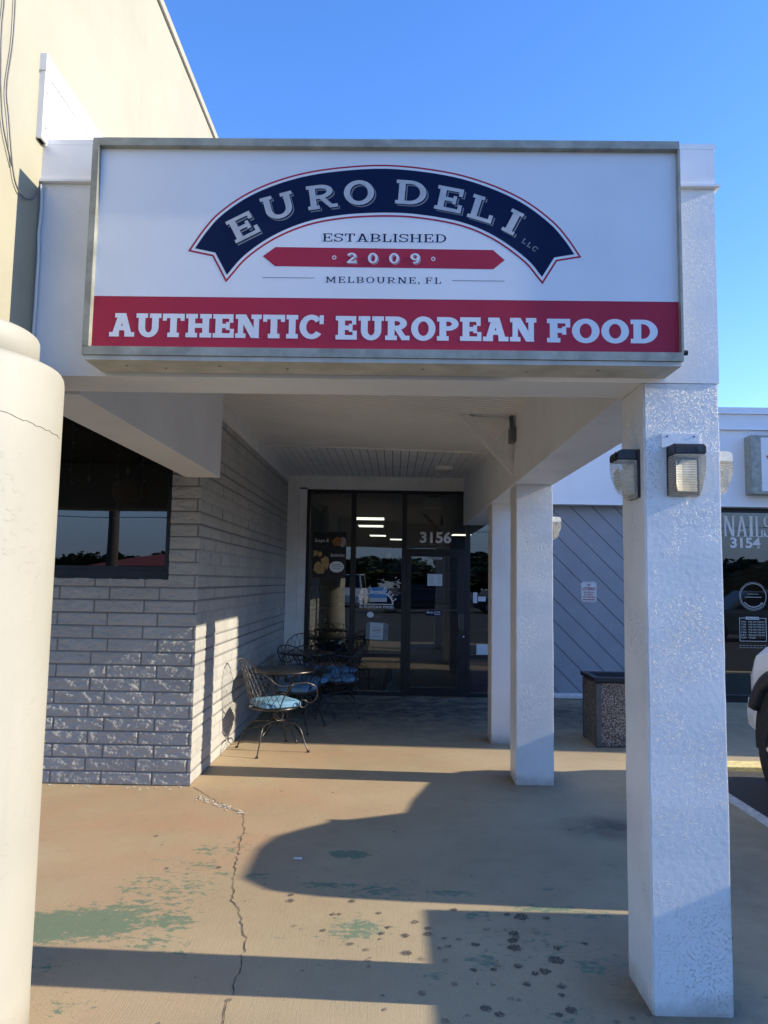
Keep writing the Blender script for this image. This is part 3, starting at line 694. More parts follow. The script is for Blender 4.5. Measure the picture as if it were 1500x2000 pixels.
for L_, lb in ((W1, 'thin dark cable drooping down the cream wall to the canopy corner'), (W3, 'second thin loose cable on the cream wall, left of the drooping one')):
    bm = bmesh.new(); tube(bm, spline([(-1.540, y, z) for y, z in L_], 5), .0032, 6); tag(obj('cable', bm, M['grey_box'], smooth=True), lb, 'cable', 'loose cables on the cream wall')
bm = bmesh.new(); tube(bm, spline([(-1.538 + random.uniform(-.004, .004), 3.022, z) for z in (3.32, 3.2, 3.1, 3.0, 2.9, 2.8, 2.7, 2.6, 2.5)], 3), .006, 8)
tag(obj('downpipe', bm, M['trim'], smooth=True), 'thin pale pipe running down the seam left of the sign', 'pipe')
rc = thing('round_column', 'thick round cream stucco column at the left edge', 'column', (-1.665, 2.66, 0))
bm = bmesh.new(); r = .40; lathe(bm, [(r + .004, -.02), (r, .2)] + [(r, .2 + 2.18 * k / 10) for k in range(1, 11)] + [(r - .003, 2.400), (r - .010, 2.412), (r - .022, 2.418), (.20, 2.422)], -1.665, 2.66, 72); obj('shaft', bm, M['cream_col'], rc, True)
bm = bmesh.new(); r = .305; lathe(bm, [(r, 2.415), (r, 2.535), (r - .004, 2.544), (r - .012, 2.550), (.2, 2.552)], -1.665, 2.66, 64); obj('capital', bm, M['cream_col'], rc, True)
bm = bmesh.new(); pc = [(-1.665 + .4008 * math.cos(R(a_)), 2.66 + .4008 * math.sin(R(a_)), 2.20 + .004 * math.sin(a_ * .11) + (a_ + 40) * -.0007 + random.uniform(-.004, .004)) for a_ in range(-60, 14, 2)]; tube(bm, pc, .0007, 5); obj('crack', bm, M['crackdark'], rc)
nc = thing('neighbour_canopy', 'canopy of the next shop with its own front beam, left of the round column', 'canopy', (-4, 4.5, 2.5))
bm = bmesh.new(); bx(bm, -9, -2.11, 2.6, 3.0, 2.5, 5.2); obj('front_beam', bm, M['cream'], nc)
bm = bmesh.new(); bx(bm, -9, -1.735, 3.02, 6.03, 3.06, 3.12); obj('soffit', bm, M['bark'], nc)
bm = bmesh.new(); bx(bm, -9, -1.72, 6.3, 6.5, 3.25, 5.2); obj('upper_wall', bm, M['cream'], nc)

# ================================================================== STOREFRONT
sf = thing('storefront', 'dark glazed deli storefront with address number 3156 over its door', 'storefront', (0, 10.95, 0))
bm = bmesh.new()
for a, b in ((-1.312, -1.265), (-.655, -.58), (.098, .168), (1.04, 1.102), (1.95, 2.0)): bx(bm, a, b, 10.91, 11.0, 0, 2.985)
V = [(-1.265, -.655), (-.58, .098), (.168, 1.04), (1.102, 1.95)]
for a, b in V: bx(bm, a, b, 10.915, 10.995, 2.93, 2.984)
for a, b in (V[0], V[1], V[3]): bx(bm, a, b, 10.915, 10.995, .545, .605); bx(bm, a, b, 10.915, 10.995, 0, .06)
bx(bm, .168, 1.04, 10.915, 10.995, 2.07, 2.13)
obj('frame', bm, M['bronze'], sf)
for a, b in (V[0], V[1], V[3]):
    obj('pane', box(a, b, 10.955, 10.961, .606, 2.929), M['glass'], sf); obj('pane', box(a, b, 10.955, 10.961, .061, .544), M['glass'], sf)
obj('pane', box(.169, 1.039, 10.955, 10.961, 2.131, 2.929), M['glass'], sf)
bm = bmesh.new(); bx(bm, .172, .205, 10.90, 10.945, .012, 2.065); bx(bm, .205, .24, 10.902, 10.945, .012, 2.065); bx(bm, .915, 1.036, 10.90, 10.945, .012, 2.065); bx(bm, .24, .915, 10.90, 10.945, .012, .13); bx(bm, .24, .915, 10.90, 10.945, 2.015, 2.065)
dr = obj('door', bm, M['bronze'], sf)
def child_of_part(o, part): # third level: keep world placement
    o.parent = part; return o
obj('door_pane', box(.241, .914, 10.92, 10.926, .131, 2.014), M['glass'], dr)
bm = bmesh.new(); prism(bm, [(.945, .945), (1.012, .945), (1.012, 1.19), (.945, 1.19)], 10.872, 10.899, 'y'); tube(bm, spline([(.93, 10.899, .93), (.93, 10.855, .96), (.93, 10.85, 1.06), (.93, 10.86, 1.17), (.93, 10.899, 1.2)], 5), .011, 8)
obj('handle', bm, M['iron'], dr)
bm = bmesh.new(); bmesh.ops.create_uvsphere(bm, u_segments=14, v_segments=8, radius=.02, matrix=Matrix.Translation((1.003, 10.892, .862))); obj('lock', bm, M['chrome'], dr, True)
bm = bmesh.new(); bx(bm, -1.6, 2.26, 10.88, 11.0, 3.012, 3.2); bx(bm, -1.31, 2.2, 10.895, 10.985, 2.987, 3.010)
bx(bm, -1.6, -1.43, 10.885, 11.0, 0, 3.01); bx(bm, -1.427, -1.314, 10.90, 11.0, 0, 2.986); bx(bm, 2.0, 2.26, 10.885, 11.0, 0, 3.01)
obj('trim', bm, M['trim'], sf)
sans('address_number', '3156', .362, 2.218, .168, 10.953, M['letter_pale'], sf, .463, .03)
DY = 10.9505
# arched window decal
E_ = dict(s=.2, t=.15, sl=.13, se=.06, W=1.0)
pl = []
for ch, x, z, a in (('E', -.512, 1.352, 52), ('U', -.482, 1.421, 42), ('R', -.432, 1.478, 33), ('O', -.368, 1.522, 21), ('D', -.135, 1.522, -22), ('E', -.072, 1.474, -34), ('L', -.028, 1.425, -43), ('I', .0, 1.375, -52)):
    pl += turn(glyph(ch, **E_)[0], a, (x, z), .062)
pl += lay('EUROPEAN FOOD', -.51, -.01, 1.252, 1.287, .06, **E_)
pl += [[(a, b * .79 + 1.311) for a, b in p] for p in band(-.256, 0, (.24, .235), (.222, .217), 0, 180, 30)] + [rect(-.497, 1.303, -.015, 1.314)]
lettering('arch_decal', pl, DY, M['decal'], sf)
bm = bmesh.new(); print_polys(bm, [disc_pts(-.35, 1.155, .05, .042)], DY); o = obj('label_sticker', bm, M['decal'], sf)
pl = [rect(-.285, 1.175, -.175, 1.179), rect(-.285, 1.115, -.2, 1.119), rect(-.285, 1.128, -.18, 1.131), rect(-.285, 1.140, -.19, 1.143), rect(-.285, 1.10, -.2, 1.103)]
lettering('fine_print', pl, DY, M['sign_grey_dark'], sf)
poly_face('solicit_label', rect(.482, 1.98, .686, 2.024), 10.9185, M['decal'], dr); poly_face('solicit_field', rect(.489, 1.986, .679, 2.018), 10.9178, M['black_txt'], dr)
sans('solicit_text', 'NO Soliciting', .499, 1.992, .021, 10.917, M['decal'], dr, .17, .02)
poly_face('menu_sheet', rect(.477, 1.592, .694, 1.761), 10.9185, M['paper'], dr)
pl = [rect(.50, 1.735 - .018 * k, .50 + random.uniform(.06, .1), 1.739 - .018 * k) for k in range(8)] + [rect(.62, 1.735 - .018 * k, .67, 1.739 - .018 * k) for k in range(8)]
lettering('menu_print', pl, 10.918, M['sign_grey_dark'], dr)
poly_face('restroom_sticker', rect(.457, 1.155, .687, 1.237), 10.9185, M['sign_navy'], dr)
sans('restroom_text', 'Sorry', .47, 1.18, .045, 10.918, M['decal'], dr, .10, .015, shear=.3); sans('restroom_small_text', 'No Public\nRestroom', .582, 1.172, .05, 10.918, M['decal'], dr, .09, .01)

def sign_base(name, lb, cat, pts, y, mat, group=None):
    bm = bmesh.new(); prism(bm, pts, y, y + .002, 'y'); return tag(obj(name, bm, mat), lb, cat, group)
po = thing('menu_poster', 'dark food poster lettered Soups and Sandwiches in the left glass panel', 'poster', (-.97, 10.948, 1.68))
bm = bmesh.new(); prism(bm, rect(-1.224, 1.68, -.724, 2.36), 10.948, 10.9505, 'y'); obj('sheet', bm, M['bronze'], po)
pl = [rect(-1.205, 2.345, -.95, 2.348), rect(-1.207, 2.14, -1.204, 2.348), rect(-1.205, 2.138, -1.0, 2.141), rect(-.742, 1.70, -.739, 2.05), rect(-.98, 1.70, -.739, 1.703), rect(-.96, 1.925, -.76, 1.928)]
lettering('border_line', pl, 10.9475, M['brown'], po)
sans('poster_title', 'Soups &', -1.192, 2.19, .07, 10.9472, M['decal'], po, .21, 0, shear=.25); sans('poster_subtitle', 'Sandwiches', -.955, 1.995, .05, 10.9472, M['decal'], po, .21, 0, shear=.25)
M['food1'] = plain('soup_print', (.36, .13, .03), .5, var=.5, scale=40); M['food2'] = plain('bread_print', (.50, .31, .11), .5, var=.5, scale=36); M['bowl'] = plain('bowl_print', (.35, .33, .31), .5, var=.5, scale=30)
poly_face('garnish_print', disc_pts(-.775, 2.21, .05, .075), 10.9478, M['bowl'], po)
poly_face('soup_print', [(-.94, 2.215), (-.905, 2.262), (-.85, 2.29), (-.795, 2.25), (-.79, 2.2), (-.835, 2.15), (-.9, 2.16)], 10.9474, M['food1'], po)
bm = bmesh.new(); print_polys(bm, [[(-1.205, 2.08), (-1.15, 2.085), (-1.14, 2.02), (-1.2, 1.99)], disc_pts(-1.11, 2.03, .035, .04), [(-1.10, 1.95), (-1.03, 2.0), (-.985, 1.98), (-.97, 1.88), (-1.0, 1.80), (-1.06, 1.85)], [(-1.185, 1.88), (-1.13, 1.93), (-1.06, 1.86), (-1.03, 1.8), (-1.05, 1.745), (-1.13, 1.74), (-1.2, 1.79)]], 10.9473, step=.0004); obj('bread_print', bm, M['food2'], po)
poly_face('oval_label', disc_pts(-.858, 1.845, .108, .082), 10.9474, M['decal'], po); lettering('oval_print', [rect(-.93, 1.875, -.79, 1.883), rect(-.94, 1.85, -.775, 1.857), rect(-.92, 1.82, -.8, 1.827)], 10.947, M['sign_grey_dark'], po)
t = thing('closed_sign', 'blue and white CLOSED card behind the arched window lettering', 'sign', (-.24, 10.965, 1.34))
bm = bmesh.new(); prism(bm, rect(-.372, 1.345, -.112, 1.555), 10.9525, 10.9545, 'y'); obj('card', bm, M['blue_print'], t)
poly_face('lower_band', rect(-.372, 1.345, -.112, 1.40), 10.9522, M['paper'], t); sans('closed_text', 'CLOSED', -.352, 1.455, .05, 10.9518, M['decal'], t, .21, .02)
lettering('small_print', [rect(-.35, 1.385, -.14, 1.389), rect(-.35, 1.365, -.2, 1.369)], 10.9518, M['sign_grey_dark'], t)
t = thing('notice_sheet', 'wrinkled pale flyer in a clear sleeve low on the second glass panel', 'notice', (-.25, 10.949, .77))
bm = bmesh.new(); prism(bm, [(-.415, .80), (-.09, .785), (-.082, 1.02), (-.14, 1.045), (-.36, 1.05), (-.41, 1.03)], 10.948, 10.95, 'y'); obj('sleeve', bm, plain('clear_sleeve', (.16, .20, .20), .3, var=.3, scale=12), t)
poly_face('flyer', [(-.355, .80), (-.165, .795), (-.155, 1.03), (-.35, 1.045)], 10.9475, M['paper'], t); poly_face('flyer_oval', disc_pts(-.255, .93, .075, .06), 10.947, M['sign_grey'], t); lettering('flyer_print', [rect(-.31, .925, -.2, .935), rect(-.33, .845, -.18, .851), rect(-.33, .83, -.2, .836)], 10.9465, M['sign_grey_dark'], t)
bm = bmesh.new(); prism(bm, [(-.09, 1.975), (-.066, 2.01), (-.07, 2.05), (-.09, 2.082), (-.112, 2.05), (-.116, 2.01)], 10.949, 10.951, 'y'); tag(obj('leaf_decal', bm, M['decal']), 'white leaf-shaped cutout stuck high on the second glass panel', 'ornament')
sign_base('door_hanger', 'narrow pale tag on the glass right of the door handle', 'tag', rect(1.15, 1.35, 1.21, 1.505), 10.949, M['paper']); sign_base('small_card', 'small pale card beside the narrow tag right of the door', 'card', rect(1.222, 1.376, 1.332, 1.445), 10.949, M['paper'])
sign_base('leaning_sheet', 'blank pale sheet standing on the rail right of the door', 'sheet', [(1.20, .606), (1.40, .606), (1.395, .755), (1.205, .76)], 10.944, M['paper'])

# ------------------------------------------------------------------ inside the shop
def inside(name, b, m): return struct(obj(name, b, m))
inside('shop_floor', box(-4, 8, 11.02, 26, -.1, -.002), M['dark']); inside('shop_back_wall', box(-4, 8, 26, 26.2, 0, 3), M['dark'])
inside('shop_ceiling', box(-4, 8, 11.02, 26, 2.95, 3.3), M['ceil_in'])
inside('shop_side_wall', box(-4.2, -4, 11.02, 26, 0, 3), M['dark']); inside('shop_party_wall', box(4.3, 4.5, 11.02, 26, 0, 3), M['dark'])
for i, (x, y, lx, lb) in enumerate(((-.53, 15.4, .58, 'lit ceiling panel nearest the glass, seen through the second panel'), (-.58, 17.5, .58, 'lit ceiling panel just behind the nearest one in the second panel'), (-.5, 21.2, .45, 'dim warm ceiling panel deep in the shop above the arch lettering'), (.02, 23, .36, 'lit ceiling panel seen beside the second mullion'),
                             (1.80, 20.3, .5, 'lit ceiling panel seen right of the address number'), (1.95, 14.3, 1.2, 'large lit ceiling panel seen right of the door'))):
    t = thing('ceiling_light', lb, 'ceiling light', (x, y, 2.93), 0, 'lit panels in the shop ceiling')
    obj('diffuser', box(x - lx / 2, x + lx / 2, y - .28, y + .28, 2.93, 2.938), M['tube'], t); obj('frame', box(x - lx / 2 - .04, x + lx / 2 + .04, y - .32, y + .32, 2.939, 2.949), M['ceil_in'], t)
t = thing('drink_shelf', 'dim shelf of bottles behind the left glass panel', 'shelf', (-1.0, 11.35, 0))
bm = bmesh.new()
for z in (.1, .5, .9, 1.3, 1.65): bx(bm, -1.3, -.72, 11.2, 11.5, z, z + .03)
bx(bm, -1.33, -1.3, 11.2, 11.5, 0, 1.7); bx(bm, -.72, -.69, 11.2, 11.5, 0, 1.7); obj('rack', bm, M['flare'], t)
M['bottle'] = plain('blue_green_bottle', (.02, .07, .10), .15, var=.4, scale=9)
for j, z in enumerate((.53, .93, 1.33)):
    for i in range(7):
        bm = bmesh.new(); h = .24; x = -1.255 + i * .082
        lathe(bm, [(.028, z), (.028, z + h * .6), (.012, z + h * .78), (.012, z + h)], x, 11.26, 10)
        tag(obj('bottle', bm, M['bottle'], smooth=True), 'dark blue-green bottle on the shelf behind the left glass panel', 'bottle', 'bottles on the dim shelf')
for i in range(5):
    t = thing('plastic_crate', ['maroon plastic crate at the bottom of the stack right of the door', 'second crate from the bottom of the maroon stack', 'middle crate of the maroon stack, with a tan rim', 'fourth crate from the bottom of the maroon stack', 'topmost crate of the maroon stack right of the door'][i], 'crate', (1.35, 11.25, .01 + i * .088), 0, 'stacked crates right of the door')
    z = .01 + i * .088; bm = bmesh.new()
    for a in ((1.14, 1.16, 11.05, 11.45), (1.64, 1.66, 11.05, 11.45), (1.16, 1.64, 11.05, 11.07), (1.16, 1.64, 11.43, 11.45)): bx(bm, *a, z, z + .07)
    bx(bm, 1.16, 1.64, 11.07, 11.43, z, z + .01); obj('body', bm, M['crate'], t)
    bm = bmesh.new(); bx(bm, 1.13, 1.67, 11.035, 11.049, z + .071, z + .084); bx(bm, 1.13, 1.67, 11.05, 11.46, z + .071, z + .084); obj('rim', bm, M['crate_lip'] if i == 2 else M['crate'], t)
t = thing('dustpan', 'pale long-handled dustpan standing inside the glass beside the door', 'dustpan', (0, 11.1, 0))
bm = bmesh.new(); prism(bm, [(-.13, .03), (.085, .03), (.08, .12), (.03, .20), (-.02, .21), (-.09, .13)], 11.06, 11.11, 'y'); obj('pan', bm, M['pan'], t)
bm = bmesh.new(); tube(bm, [(.0, 11.08, .2), (.005, 11.09, .36)], .018, 8); obj('handle', bm, M['pan'], t)
tag(obj('leaning_board', (lambda b: (prism(b, [(-.18, .02), (.02, .02), (.06, .95), (.02, .95)], 11.3, 11.33, 'y'), b)[1])(bmesh.new()), M['brown']), 'brown board leaning inside behind the second glass panel', 'board')
bm = bmesh.new()
for (a, b) in (((-.5, .0), (-.5, .55)), ((-.36, 0), (-.36, .6)), ((-.2, 0), (-.2, .6))): tube(bm, [(a[0], 11.2, a[1]), (b[0], 11.2, b[1])], .008, 6)
for z in (.2, .33): tube(bm, [(-.5, 11.2, z), (-.2, 11.2, z)], .006, 6)
tag(obj('wire_stand', bm, M['chrome']), 'thin wire stand behind the low second glass panel', 'stand')
t = thing('counter', 'dim deli counter deep inside the shop', 'counter', (.6, 16, 0)); obj('base', box(-2, 1.6, 16, 16.8, 0, 1.0), M['brown'], t); obj('top', box(-2.05, 1.65, 15.95, 16.85, 1.001, 1.04), M['flare'], t)
t = thing('wall_cabinet_unit', 'dim shelving against the shop back wall', 'shelf', (-1, 24, 0)); bm = bmesh.new()
for z in (.4, .9, 1.4, 1.9): bx(bm, -3, 2, 23.4, 23.9, z, z + .04)
obj('shelf', bm, M['brown'], t)
t = thing('window_speaker', 'pale rounded box mounted inside above the door', 'box', (.55, 11.05, 2.74)); obj('case', box(.411, .691, 11.0, 11.14, 2.742, 2.911, .02), M['sign_grey'], t)

# ================================================================== SIDING WALL + NAIL SALON
sw = thing('siding_wall', 'blue-grey diagonal plank siding wall between the deli and the nail salon', 'wall', (3.4, 10.97, 0))
bm = bmesh.new(); bx(bm, 2.262, 4.66, 10.92, 11.0, .085, 2.83); obj('plank', bm, M['siding'], sw)
bm = bmesh.new()
for k in range(-6, 13):   # grooves between the diagonal planks
    x0 = .917 + k * .32; a = [(x0, 2.83), (x0 + .010, 2.83), (x0 + 2.76, .085), (x0 + 2.75, .085)]
    def clip(x, z): return (x, z)
    P0 = Vector((x0, 2.83)); D = Vector((2.75, -2.745))
    t0 = max(0, (2.262 - x0) / 2.75); t1 = min(1, (4.655 - x0) / 2.75)
    if t1 - t0 < .02: continue
    A = P0 + D * t0; B = P0 + D * t1
    bm.faces.new([bm.verts.new(p) for p in ((A.x, 10.9185, A.y), (A.x + .009, 10.9185, A.y), (B.x + .009, 10.9185, B.y), (B.x, 10.9185, B.y))])
    bm.faces.new([bm.verts.new(p) for p in ((A.x + .009, 10.9180, A.y), (A.x + .016, 10.9195, A.y), (B.x + .016, 10.9195, B.y), (B.x + .009, 10.9180, B.y))])
obj('groove', bm, plain('siding_groove', (.06, .068, .08), .8), sw)
obj('base_trim', box(2.262, 4.66, 10.90, 11.0, .012, .084), M['blue_white'], sw)
t = thing('loitering_sign', 'small white NO LOITERING sign with red lettering on the siding', 'sign', (2.826, 10.915, 1.39))
bm = bmesh.new(); prism(bm, rect(2.711, 1.39, 2.943, 1.689), 10.912, 10.916, 'y'); bmesh.ops.bevel(bm, geom=[e for e in bm.edges if abs(e.verts[0].co.y - e.verts[1].co.y) > .002], offset=.018, segments=4, affect='EDGES'); obj('plate', bm, M['paper'], t)
bm = bmesh.new()
for p in (rect(2.719, 1.404, 2.722, 1.675), rect(2.932, 1.404, 2.935, 1.675), rect(2.725, 1.398, 2.929, 1.401), rect(2.725, 1.678, 2.929, 1.681)): print_polys(bm, [p], 10.9115)
obj('border_line', bm, M['red_txt'], t)
for s_, z, h, wd_ in (('NO', 1.625, .034, .05), ('LOITERING', 1.563, .046, .185), ('VIOLATORS WILL', 1.522, .024, .16), ('BE CHARGED', 1.487, .024, .125), ('WITH TRESPASSING', 1.452, .024, .185)):
    o = sans('text', s_, 2.827, z, h, 10.9112, M['red_txt'], t, wd_, .03, 'CENTER')
o = lettering('small_print', [rect(2.74 + .022 * i, 1.418, 2.757 + .022 * i, 1.436) for i in range(8)], 10.9112, M['red_txt'], t)

nf = thing('salon_fascia', 'pale stucco fascia band with white copings above the nail salon', 'fascia', (4, 10.8, 2.8))
obj('face', box(1.345, 11.2, 10.70, 11.1, 2.815, 3.912), M['blue_white'], nf); obj('drip_edge', box(1.345, 11.2, 10.69, 11.0, 2.795, 2.814), M['white_metal'], nf)
obj('band', box(1.345, 11.2, 10.68, 11.1, 3.935, 4.145), M['blue_white'], nf); obj('coping', box(1.345, 11.2, 10.67, 11.1, 4.165, 4.245), M['blue_white'], nf)
bm = bmesh.new(); bx(bm, 1.345, 11.2, 10.65, 11.05, 3.913, 3.934); bx(bm, 1.345, 11.2, 10.64, 11.05, 4.146, 4.164); obj('ledge', bm, M['white_metal'], nf)
sg = thing('salon_sign', 'white boxed sign with crimson script at the right edge', 'sign', (5.6, 10.5, 2.95))
bm = bmesh.new(); bx(bm, 5.03, 6.15, 10.48, 10.69, 2.962, 3.80); obj('cabinet', bm, M['alum'], sg)
poly_face('face', rect(5.165, 3.0, 6.1, 3.765), 10.478, M['sign_white'], sg)
bm = bmesh.new(); tube(bm, spline([(5.6, 10.476, 3.45), (5.42, 10.476, 3.44), (5.24, 10.476, 3.50), (5.33, 10.476, 3.40), (5.5, 10.476, 3.36), (5.55, 10.476, 3.15), (5.4, 10.476, 3.10), (5.25, 10.476, 3.085)], 6), [.004 + .014 * math.sin(i / 42 * math.pi * 3) ** 2 for i in range(43)], 6); obj('script', bm, M['sign_red'], sg)
ns = thing('salon_window', 'dark nail salon window lettered NAILS and 3154 at the right edge', 'storefront', (5.4, 10.95, 0))
bm = bmesh.new(); bx(bm, 4.662, 4.74, 10.90, 11.0, 0, 2.80); bx(bm, 4.74, 7.4, 10.905, 10.995, 2.74, 2.80); bx(bm, 4.74, 7.4, 10.905, 10.995, 0, .1); bx(bm, 5.62, 5.67, 10.905, 10.995, .1, 2.74); obj('frame', bm, M['bronze'], ns)
obj('pane', box(4.741, 5.619, 10.955, 10.961, .101, 2.739), M['glass_dark'], ns); obj('pane', box(5.671, 7.4, 10.955, 10.961, .101, 2.739), M['glass_dark'], ns)
K = dict(s=.15, t=.045, sl=.035, se=.06, W=.78); pl = []
for ch, a, b in (('N', 4.815, 4.985), ('A', 5.0, 5.165), ('I', 5.18, 5.258), ('L', 5.272, 5.385), ('S', 5.40, 5.52)): pl += lay(ch, a, b, 2.385, 2.69, **K)
lettering('name_letters', pl, 10.952, M['letter_pale'], ns)
sans('address_number', '3154', 4.91, 2.215, .155, 10.952, M['letter_pale'], ns, .44, .03)
lettering('ring_decal', band(5.222, 1.514, (.188, .188), (.182, .182), 0, 360, 40) + band(5.222, 1.514, (.205, .205), (.202, .202), 40, 330, 40) + [q_ for k_ in range(12) for q_ in band(5.222, 1.514, (.165, .165), (.145, .145), 215 + k_ * 9.5, 220 + k_ * 9.5, 1)] + [rect(5.1, 1.50, 5.34, 1.506), rect(5.14, 1.545, 5.30, 1.549)], 10.952, M['letter_pale'], ns)
lettering('hours_border', [rect(5.01, .87, 5.017, 1.195), rect(5.39, .87, 5.397, 1.195), rect(5.01, .865, 5.397, .872), rect(5.01, 1.195, 5.1, 1.202), rect(5.30, 1.195, 5.397, 1.202), rect(5.104, 1.178, 5.294, 1.218)], 10.952, M['letter_pale'], ns)
lettering('courtesy_print', [rect(5.0 + .05 * (k_ % 8), .80 - .03 * (k_ // 8), 5.038 + .05 * (k_ % 8), .812 - .03 * (k_ // 8)) for k_ in range(16)], 10.952, M['sign_grey_dark'], ns)
sans('hours_title', 'OPEN HOURS', 5.2, 1.188, .02, 10.951, M['bronze'], ns, .17, .02, 'CENTER')
for k, d_ in enumerate(('MON', 'TUE', 'WED', 'THU', 'FRI', 'SAT', 'SUN')):
    z = 1.135 - k * .038; sans('hours_day', d_, 5.035, z, .022, 10.952, M['letter_pale'], ns, .07); sans('hours_time', '9:00 AM-7:00 PM' if k < 6 else 'CLOSED', 5.14, z, .022, 10.952, M['letter_pale'], ns, .23 if k < 6 else .1)
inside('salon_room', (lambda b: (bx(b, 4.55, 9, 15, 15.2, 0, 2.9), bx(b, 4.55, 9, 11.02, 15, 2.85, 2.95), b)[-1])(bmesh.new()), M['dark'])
wl_ = thing('salon_wall', 'plain stucco wall beyond the nail salon window at the right edge', 'wall', (9, 10.95, 0)); obj('face', box(7.402, 11.2, 10.92, 11.1, 0, 2.79), M['blue_white'], wl_)
nb_ = thing('shade_block', 'unseen stucco block added beyond the right edge to shade the rear walkway', 'building', (9, 9, 0))  # out-of-view block added to cast the shadow over the rear walkway
obj('wall', box(11.2, 24, 7.18, 14, -.13, 6.9), M['blue_white'], nb_); obj('coping', box(11.15, 24.05, 7.13, 14.05, 6.901, 7.0), M['white_metal'], nb_)
bm = bmesh.new(); bx(bm, 11.18, 11.198, 7.9, 10.6, .2, 2.5); obj('window', bm, M['car_glass'], nb_)

# ================================================================== DELI SIGN
sn = thing('shop_sign', 'large boxed shop sign reading EURO DELI and AUTHENTIC EUROPEAN FOOD', 'sign', (-.06, 2.95, 2.52))
bm = bmesh.new(); bx(bm, -1.245, 1.108, 2.872, 3.012, 2.53, 3.40)
obj('cabinet', bm, M['alum'], sn)
bm = bmesh.new()
bx(bm, -1.25, 1.114, 2.842, 3.012, 3.392, 3.424); bx(bm, -1.25, 1.114, 2.842, 2.98, 2.522, 2.556)
bx(bm, -1.25, -1.224, 2.840, 3.0, 2.5565, 3.3915); bx(bm, 1.108, 1.117, 2.846, 3.0, 2.5565, 3.3915); obj('retainer', bm, M['alum'], sn)
bm = bmesh.new(); bx(bm, -1.24, 1.106, 2.85, 3.028, 2.503, 2.521); obj('bottom_pan', bm, M['sign_under'], sn)
bm = bmesh.new()
for x, y in ((-1.1, 2.93), (-.95, 2.96), (-.72, 2.92), (-.45, 2.95), (.1, 2.93), (.52, 2.95), (.8, 2.92)): blot(bm, x, y, .007, 2.5025)
obj('hole', bm, M['black_txt'], sn)
bm = bmesh.new(); tube(bm, [(1.116, 2.90, 2.573), (1.15, 2.90, 2.573)], .011, 8); obj('bolt', bm, M['lampbox'], sn)
FY = 2.870
poly_face('face', rect(-1.224, 2.7705, 1.108, 3.392), FY, M['sign_white'], sn); poly_face('red_band', rect(-1.224, 2.556, 1.108, 2.770), FY, M['sign_red'], sn)
O_ = [(-.825, 2.972), (-.78, 3.043), (-.72, 3.114), (-.609, 3.195), (-.464, 3.258), (-.295, 3.297), (-.06, 3.315), (.175, 3.290), (.344, 3.243), (.489, 3.175), (.60, 3.090), (.66, 3.02), (.698, 2.962)]
I_ = [(.569, 2.867), (.507, 2.942), (.384, 3.033), (.25, 3.091), (.081, 3.122), (-.065, 3.129), (-.234, 3.118), (-.38, 3.087), (-.514, 3.027), (-.624, 2.945), (-.692, 2.863)]
def sm(L_): return [(p.x, p.y) for p in spline([(a, b, 0) for a, b in L_], 5)]
navy = sm(O_) + [(.618, 2.948)] + sm(I_) + [(-.742, 2.955)]
poly_face('banner_outline', offset_poly(navy, .0175), FY - .0003, M['sign_red'], sn)
poly_face('banner_gap', offset_poly(navy, .0100), FY - .0006, M['sign_white'], sn)
poly_face('banner', navy, FY - .0009, M['sign_navy'], sn)
EK = dict(s=.18, t=.15, sl=.145, se=.08, W=1.0)
L3 = [[], [], []]
for ch, x, z, a, W_ in (('E', -.634, 3.064, 28, 1.5), ('U', -.494, 3.152, 16, 1.5), ('R', -.318, 3.194, 8, 1.42), ('O', -.168, 3.212, 2, 1.45), ('D', .043, 3.214, -4, 1.5), ('E', .198, 3.187, -11, 1.48), ('L', .330, 3.148, -17, 1.5), ('I', .452, 3.094, -27, 1.65)):
    for k, d in enumerate(((.0085, -.0085), (.0045, -.0045), (0, 0))):
        L3[k] += turn(glyph(ch, **EK)[0], a, (x + d[0], z + d[1]), .101, W_ * .95)
lettering('letter_shadow', L3[0], FY - .0013, M['sign_grey_dark'], sn); lettering('letter_gap', L3[1], FY - .0017, M['sign_navy'], sn); lettering('letters', L3[2], FY - .0021, M['sign_grey'], sn)
pl = []
for ch, x, z in (('L', .499, 3.014), ('L', .519, 2.999), ('C', .541, 2.983)): pl += turn(glyph(ch, **EK)[0], -33, (x, z), .021, 1.1)
lettering('small_letters', pl, FY - .0013, M['sign_grey_dark'], sn)
TK = dict(s=.15, t=.075, sl=.085, se=.10, W=1.0)
lettering('established_text', lay('ESTABLISHED', -.311, .186, 3.006, 3.040, .14, **TK), FY - .0004, M['sign_navy'], sn)
poly_face('year_bar', [(-.55, 2.942), (-.50, 2.981), (.374, 2.977), (.421, 2.935), (.375, 2.897), (-.50, 2.901)], FY - .0003, M['sign_red'], sn)
NK = dict(s=.24, t=.15, sl=.15, se=.09, W=1.15); L2 = [[], [], []]
for ch, x in (('2', -.192), ('0', -.107), ('0', -.022), ('9', .062)):
    for k, d in enumerate(((.004, -.004), (.002, -.002), (0, 0))): L2[k] += turn(glyph(ch, **NK)[0], 0, (x + d[0], 2.938 + d[1]), .042, 1.05)
lettering('year_shadow', L2[0], FY - .0008, M['sign_grey'], sn); lettering('year_gap', L2[1], FY - .0012, M['sign_red'], sn); lettering('year_digits', L2[2] + band(-.262, 2.939, (.0085, .0085), (.005, .005), 0, 360, 16) + band(.135, 2.937, (.0085, .0085), (.005, .005), 0, 360, 16), FY - .0016, M['sign_white'], sn)
lettering('town_text', lay('MELBOURNE, FL', -.294, .167, 2.835, 2.860, .26, **TK), FY - .0004, M['sign_navy'], sn)
lettering('rule_line', [rect(-.549, 2.8525, -.34, 2.8545), rect(.212, 2.8475, .42, 2.8495)], FY - .0004, M['sign_navy'], sn)
